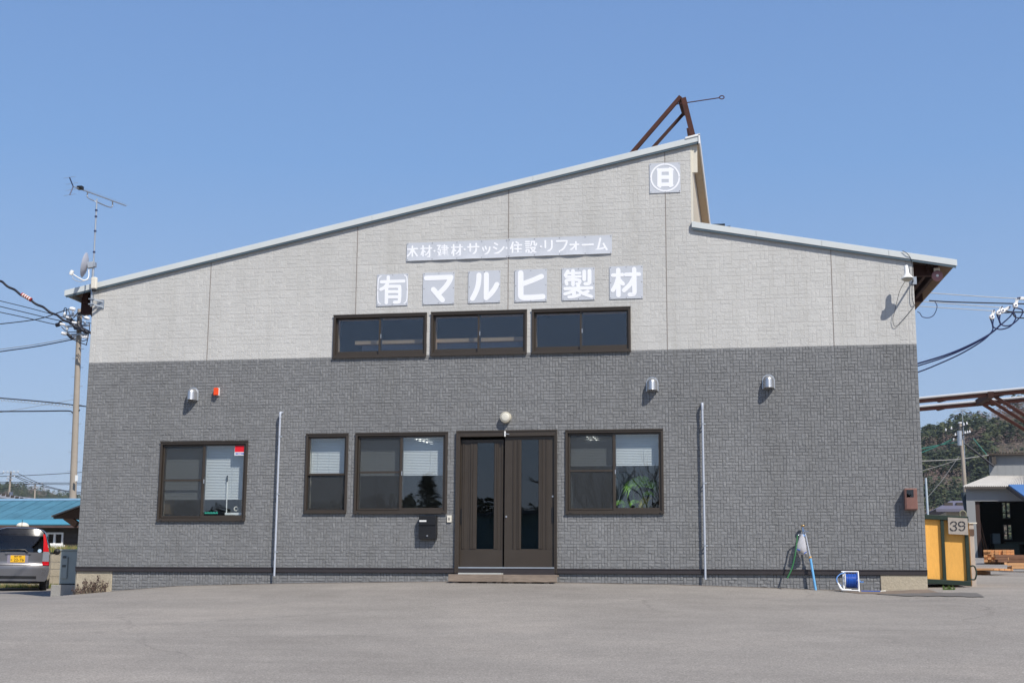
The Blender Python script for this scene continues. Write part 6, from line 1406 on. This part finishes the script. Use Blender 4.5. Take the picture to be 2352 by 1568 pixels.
WS = 'cables looping from the right hand insulators'
def iw(pts, r_, m_, lb): wire('service_cable', lb, 'cable', run_on(smooth_path([mI(*p) for p in pts], 6), False, pts[-1][0] > 2045), r_, m_, WS)
iw([(-60, 60), (400, 98), (1000, 140), (1480, 172), (1920, 197)], .009, WIREL, 'uppermost thin pale wire from the eave'); iw([(-60, 225), (310, 255), (1000, 310), (1540, 350), (1640, 357)], .008, WIREL, 'middle thin pale wire from the eave'); iw([(-60, 318), (210, 336), (900, 380), (1430, 413), (1500, 418)], .008, WIREL, 'lowest thin pale wire from the eave')
iw([(340, 232), (470, 242), (720, 256), (1300, 272), (2150, 294)], .016, CABLE, 'black cable tied at the eave and running right'); iw([(445, 250), (485, 340), (440, 470), (380, 525), (300, 540), (215, 518), (180, 460), (130, 430)], .010, CABLEB, 'small blue cable loop below the eave')
iw([(1440, 555), (1480, 680), (1465, 785), (1300, 950), (900, 1190), (400, 1415), (140, 1515), (-120, 1610)], .017, CABLEB, 'lowest dark cable drooping to the right wall'); iw([(1555, 475), (1610, 620), (1605, 680), (1400, 850), (1000, 1060), (600, 1220), (137, 1360), (-120, 1440)], .021, CABLEB, 'uppermost thick dark cable drooping to the right wall')
iw([(1880, 345), (1845, 430), (1790, 520), (1620, 672), (1380, 872), (1000, 1085), (600, 1252), (140, 1402), (-120, 1485)], .017, CABLEB, 'middle dark cable drooping to the right wall'); iw([(1495, 555), (1485, 680), (1540, 732), (1650, 745), (1800, 690), (1890, 560), (1880, 480), (1840, 440)], .016, CABLEB, 'round cable loop below the lowest insulator')
iw([(1615, 470), (1605, 600), (1650, 668), (1740, 685), (1850, 645), (1980, 520), (2020, 430), (1990, 385), (1870, 360)], .016, CABLEB, 'large cable loop right of the insulators'); iw([(1690, 415), (1850, 438), (2150, 442)], .017, CABLE, 'upper black cable leaving the insulators to the right'); iw([(1635, 440), (1720, 450), (1850, 440)], .014, CABLE, 'short black cable link under the flat insulator'); iw([(1840, 460), (1880, 525), (1980, 545), (2150, 538)], .015, CABLE, 'lower black cable leaving the insulators to the right')

# ------------------------------------------------------------------ hills and woods
G1 = mat('pine_dark', (.026, .042, .020), .85, 0, .3, .05); G2 = mat('pine_mid', (.046, .066, .026), .85, 0, .3, .05); G3 = mat('pine_olive', (.080, .092, .034), .85, 0, .3, .05); BR = mat('bare_twigs', (.20, .14, .115), .9, 0, .25, .05); HS = mat('hill_soil', (.085, .072, .052), .95, 0, .35, .04)
def hill(name, ridge, Y, dy, zb, x_out, label, n, sz, seed, brown, rows=14):
    rg = random.Random(seed); X = [p.x for p in ridge]; Zr = [p.z for p in ridge]
    zr = lambda x: float(np.interp(x, X, Zr)) - sz * (.8 if seed == 5 else .35)
    xs = list(np.linspace(X[0], X[-1], 46)); b = MB(); vs = []
    def surf(x, f): return Vector((x, Y - dy * (1 - f), zb + (zr(x) - zb) * (1 - (1 - f) ** 1.5) + 1.2 * math.sin(x * .11 + f * 9) * f * (1 - f) * 3))
    for j in range(rows + 1):
        for x in xs: vs.append(surf(x, j / rows))
    for x in xs: vs.append((x, Y + dy, zb))
    w = len(xs); b.raw(vs, [(j * w + i, j * w + i + 1, (j + 1) * w + i + 1, (j + 1) * w + i) for j in range(rows + 1) for i in range(w - 1)])
    tag(b.build(name, HS, smooth=60), kind='structure')
    v = []; f = []; mi = []
    fx = lambda x, y: math.sin(x * .09 + seed) + math.sin(y * .13 + x * .05 + seed * 2) + .8 * math.sin(x * .21 - y * .17)
    for k in range(n):
        x = rg.uniform(X[0], X[-1]); q = rg.random() ** .8; p = surf(x, q); isb = fx(x, p.z * 3) > brown; s = sz * rg.uniform(.65, 1.25)
        if isb: s *= .8
        m_ = 3 if isb else rg.choices((0, 1, 2), (2.2, 3, 2.6))[0]
        nq = 60 if not isb else 44
        for c in range(nq):
            h = rg.random(); a = rg.uniform(0, 6.283)
            rr = s * (.55 * (1 - h) ** .7 + .08) * math.sqrt(rg.random()) * (1 + .35 * math.sin(3 * a + k))
            o = (p.x + rr * math.cos(a), p.y + rr * math.sin(a), p.z + s * (.1 + 1.05 * h)); e = s * rg.uniform(.06, .14) * (.55 if isb else 1)
            tz = rg.uniform(-.5, .5) * e; w1 = rg.uniform(.8, 1.5) * e; i = len(v); an = rg.uniform(0, 3.14); ca, sa = math.cos(an), math.sin(an)
            v += [(o[0] - w1 * ca, o[1] - w1 * sa, o[2] - tz), (o[0] + .4 * e * sa, o[1] - e, o[2] - .35 * e), (o[0] + w1 * ca, o[1] + w1 * sa, o[2] + tz), (o[0] - .4 * e * sa, o[1] + e * .7, o[2] + .55 * e)]
            f.append((i, i + 1, i + 2, i + 3)); mi.append(m_ if rg.random() < .85 else rg.choice((0, 1) if not isb else (3,)))
    me = bpy.data.meshes.new(name + '_wood'); me.from_pydata(v, [], f)
    for m_ in (G1, G2, G3, BR): me.materials.append(m_)
    me.polygons.foreach_set('material_index', mi); o = bpy.data.objects.new('wood', me); COL.objects.link(o); tag(o, label, 'wood', None, 'stuff')
rid = [(1700, 1075), (1950, 1035), (2070, 1003), (2117, 994), (2151, 984.5), (2182, 970), (2206, 957.5), (2239, 950), (2270, 943.5), (2290, 933), (2316, 923), (2352, 913), (2420, 893), (2520, 905), (2700, 960)]
hill('hills', [at(x, y, 520) for x, y in rid], 520, 130, at(2200, 1290, 400).z, 0, 'dense pine wood with bare brown patches on the right hill', 3000, 4.6, 5, -.1)
rid = [(-220, 1150), (-120, 1138), (0, 1130), (22, 1123), (45, 1118), (56, 1118.5), (66, 1121), (80, 1121), (92, 1124), (105, 1123.5), (118, 1126), (130, 1134), (142, 1132), (150, 1134), (160, 1141), (220, 1150), (300, 1160)]
hill('hills', [at(x, y, 900) for x, y in rid], 900, 160, at(60, 1210, 740).z, 0, 'distant pine wood with brown patches on the left hill', 2600, 3.6, 9, .35)
# behind the photographer, shown in the glass: ridge, trees and an added building
def mirror(px, py, T): p = at(px, py, T); return Vector((p.x, -p.y, p.z))
hill('hills', [Vector((x, -330, 20.5 + 1.5 * math.sin(x * .02) + 2 * math.sin(x * .053))) for x in range(-420, 421, 20)], -330, -70, -2, 0, 'wooded ridge far behind the viewer reflected in the glass', 3200, 3.4, 13, .9)
def stand_in_building():  # unseen building put in to give the lower door glass a teal reflection
    Yw_ = -58; zt = mirror(1160, 1178, 58).z; t = thing('stand_in_building', 'unseen teal grey building added behind the viewer for the door glass reflection', 'stand_in_building', (-8, Yw_, gz(-8, Yw_)))
    b = MB(); b.box(-60, 30, Yw_ - 10, Yw_, gz(-8, Yw_) - .3, zt - .25); k = -60
    while k < 30: b.box(k, k + .12, Yw_, Yw_ + .06, gz(-8, Yw_), zt - .3); k += 1.1
    b.build('wall', mat('teal_sheet_wall', hexc('6f9094'), .6, 0, .1, .3), t); MB().box(-60.4, 30.4, Yw_ - 10.3, Yw_ + .4, zt - .25, zt).build('roof', mat('grey_sheet_roof', hexc('5f686b'), .6), t)
    for x in (-26, -12, 3): MB().box(x, x + 3.2, Yw_ + .061, Yw_ + .12, gz(-8, Yw_), zt - 1.1).build('shutter', mat('pale_shutter', hexc('a9b2b2'), .6), t)
stand_in_building()
def conifer(c, h, label):
    t = thing('conifer_tree', label, 'tree', c); MB().tube([c, c + Vector((0, 0, h * .95))], [.22, .03], 10).build('trunk', PINEB, t); b = MB()
    for k in range(2600):
        f = rnd.random() ** .8; a = rnd.uniform(0, 6.283); tier = (f * 11) % 1; r_ = h * .33 * (1 - f) ** .8 * (.45 + .55 * (1 - tier)) * rnd.random() ** .5
        o_ = c + Vector((r_ * math.cos(a), r_ * math.sin(a), h * (.12 + .88 * f) - r_ * .18)); e = rnd.uniform(.08, .2); d_ = Vector((math.cos(a), math.sin(a), rnd.uniform(-.4, .3))) * e * 1.6; n_ = Vector((-math.sin(a), math.cos(a), rnd.uniform(-.3, .3))) * e * .5
        b.face([o_ - d_, o_ + n_, o_ + d_, o_ - n_], rnd.randrange(2))
    b.build('crown', [G1, G2], t)
c = mirror(986, 1088, 60); conifer(Vector((c.x, c.y, gz(c.x, c.y))), c.z - gz(c.x, c.y), 'conifer behind the viewer reflected in the window over the mailbox')
def bare_tree(c, h, label):
    t = thing('bare_tree', label, 'tree', c); b = MB(); BK = mat('bark', hexc('4a3c30'), .9, 0, .2)
    def grow(p, d, l, r_, n, bb):
        q = p + d * l * .5 + Vector((rnd.uniform(-.06, .06), rnd.uniform(-.06, .06), .02)) * l; e = p + d * l; bb.tube([p, q, e], [r_, r_ * .85, r_ * .65], 6 if n > 2 else 4, 0, False)
        if n == 0: return
        for k in range(3 if n > 1 else 4): grow(p.lerp(e, rnd.uniform(.55, 1)), (d + Vector((rnd.uniform(-.75, .75), rnd.uniform(-.75, .75), rnd.uniform(-.1, .5)))).normalized(), l * rnd.uniform(.5, .75), r_ * .55, n - 1, bb)
    b.tube([c - Vector((0, 0, .3)), c + Vector((.1, 0, h * .35))], [.28, .2], 12); b.build('trunk', BK, t, smooth=50)
    for k in range(6):
        b = MB(); grow(c + Vector((.1, 0, h * .3)), Vector((math.cos(k * 1.05) * .7, math.sin(k * 1.05) * .7, .75)).normalized(), h * .34, .10, 4, b); b.build('limb', BK, t)
c = mirror(1440, 1180, 46); bare_tree(Vector((c.x, c.y, gz(c.x, c.y))), 9.5, 'leafless tree behind the viewer reflected in the palm window')

# ------------------------------------------------------------------ things seen through the glass
mW4 = lambda x, y, Y: at(1263.3 + x * .348, 832.6 + y * .348, Y)
PALM = mat('palm_green', (.24, .50, .07), .45, 0, .25, 9); PALMD = mat('palm_dark', (.05, .13, .03), .5, 0, .25, 9)
c = mW4(600, 950, .55); t = thing('potted_palm', 'bright green fan palm standing inside the right window', 'plant', (c.x, .55, FZ))
MB().lathe([(0, 0), (.13, 0), (.18, .3), (.16, .31), (0, .27)], (c.x, .55, FZ), (0, 0, 1), 20).build('pot', mat('brown_pot', hexc('6b4a38'), .7), t, smooth=40)
def fan(hub, az, r_, m_):
    b = MB(); MB().tube(smooth_path([Vector((c.x, .55, FZ + .3)), Vector((c.x + (hub.x - c.x) * .6, .55, (FZ + hub.z) / 2 + .1)), hub], 5), .006, 5).build('stalk', PALMD, t)
    for k in range(15):
        a = R(-20 + 16 * k) + az; d_ = Vector((math.cos(a), -.35 + .2 * math.sin(a * 3), math.sin(a) * .55 + .15)).normalized(); n_ = d_.cross(Vector((0, 1, .2))).normalized() * .010; tip = hub + d_ * r_ * rnd.uniform(.8, 1) + Vector((0, 0, -.11 * r_ / .25)); mid = hub + d_ * r_ * .55
        b.face([hub - n_ * .4, mid - n_, tip, mid + n_, hub + n_ * .4])
    b.build('leaf', m_, t)
for x, y, a, r_, m_ in ((590, 800, .2, .30, PALM), (545, 815, .9, .24, PALM), (640, 820, -.3, .26, PALM), (610, 780, .5, .22, PALM), (465, 930, .3, .15, PALM), (510, 935, .6, .14, PALMD), (640, 920, 1.3, .22, mat('palm_yellow', (.35, .33, .04), .5)), (650, 870, .1, .15, PALM), (560, 925, .4, .14, PALM), (665, 800, .2, .2, PALMD)): fan(mW4(x, y, .45), a, r_, m_)
mW1 = lambda x, y, Y: at(315.8 + x * .3295, 861.3 + y * .3295, Y)
zs_ = mW1(600, 968, .14).z
t = thing('window_squeegee', 'white handled squeegee standing in the sticker window', 'squeegee', mW1(622, 965, .13)); MB().tube([mW1(620, 962, .13), mW1(625, 742, .13)], .010, 8).build('pole', WHITE, t); MB().tube([mW1(625, 742, .13), mW1(626, 700, .13)], .014, 8).build('grip', BLACK, t)
p0_, p1_ = mW1(612, 958, .13), mW1(730, 966, .13); MB().box(p0_.x, p1_.x, .11, .14, p1_.z - .02, p0_.z).build('head', WHITE, t)
b = MB(); n_ = 16; vs = []
for j in range(3):
    for i in range(n_ + 1): p = mW1(468 + 92 * i / n_, 965 - (0, 12, 4)[j] * (.5 + .8 * abs(math.sin(i * .9 + j))), .12 + .03 * j); vs.append(p)
b.raw(vs, [(j * (n_ + 1) + i, j * (n_ + 1) + i + 1, (j + 1) * (n_ + 1) + i + 1, (j + 1) * (n_ + 1) + i) for j in range(2) for i in range(n_)]); tag(b.build('green_cloth', mat('teal_cloth', hexc('2f9a86'), .85), origin=vs[0], smooth=60), 'crumpled teal cloth on the sill of the sticker window', 'cloth')
p = mW1(688, 930, .2); o = MB().lathe([(.030, -.02), (.045, -.02), (.045, .02), (.030, .02), (.030, -.02)], p, (.2, -1, 0), 20).build('tape_roll', OFFW, origin=p, smooth=40); tag(o, 'roll of tape standing on the sill of the sticker window', 'tape roll')
p0_, p1_ = mW1(182, 855, .3), mW1(238, 968, .3); o = MB().box(p0_.x, p1_.x, .2, .42, p1_.z, p0_.z).build('cardboard_box', mat('brown_cardboard', hexc('9a8468'), .85), origin=(p0_.x, .3, p1_.z), bevel=.003); tag(o, 'cardboard box inside the left half of the sticker window', 'box')
p0_, p1_ = mW1(175, 968, .25), mW1(740, 990, .25); o = MB().box(p0_.x, p1_.x, .245, .6, p1_.z - .03, p1_.z + .02).build('desk_top', mat('pale_desk', hexc('8d8f90'), .6), origin=(p0_.x, .3, p1_.z)); tag(o, 'pale desk top behind the sticker window', 'desk')

# ------------------------------------------------------------------ thin spring haze
b = MB().box(-2600, 2600, -2600, 2600, gz(0, -400) - 12, 175)
m = bpy.data.materials.new('haze_air'); m.use_nodes = True; t_ = NT(m); t_.n.clear(); o_ = t_.new('OutputMaterial'); v_ = t_.new('VolumePrincipled')
v_.inputs['Color'].default_value = (.80, .87, .95, 1); v_.inputs['Density'].default_value = .00014; v_.inputs['Anisotropy'].default_value = .2
t_.link(v_.outputs[0], o_.inputs['Volume']); o = b.build('haze', m); o['kind'] = 'stuff'; o['label'] = 'thin pale haze in the air over the far hills'; o['category'] = 'haze'
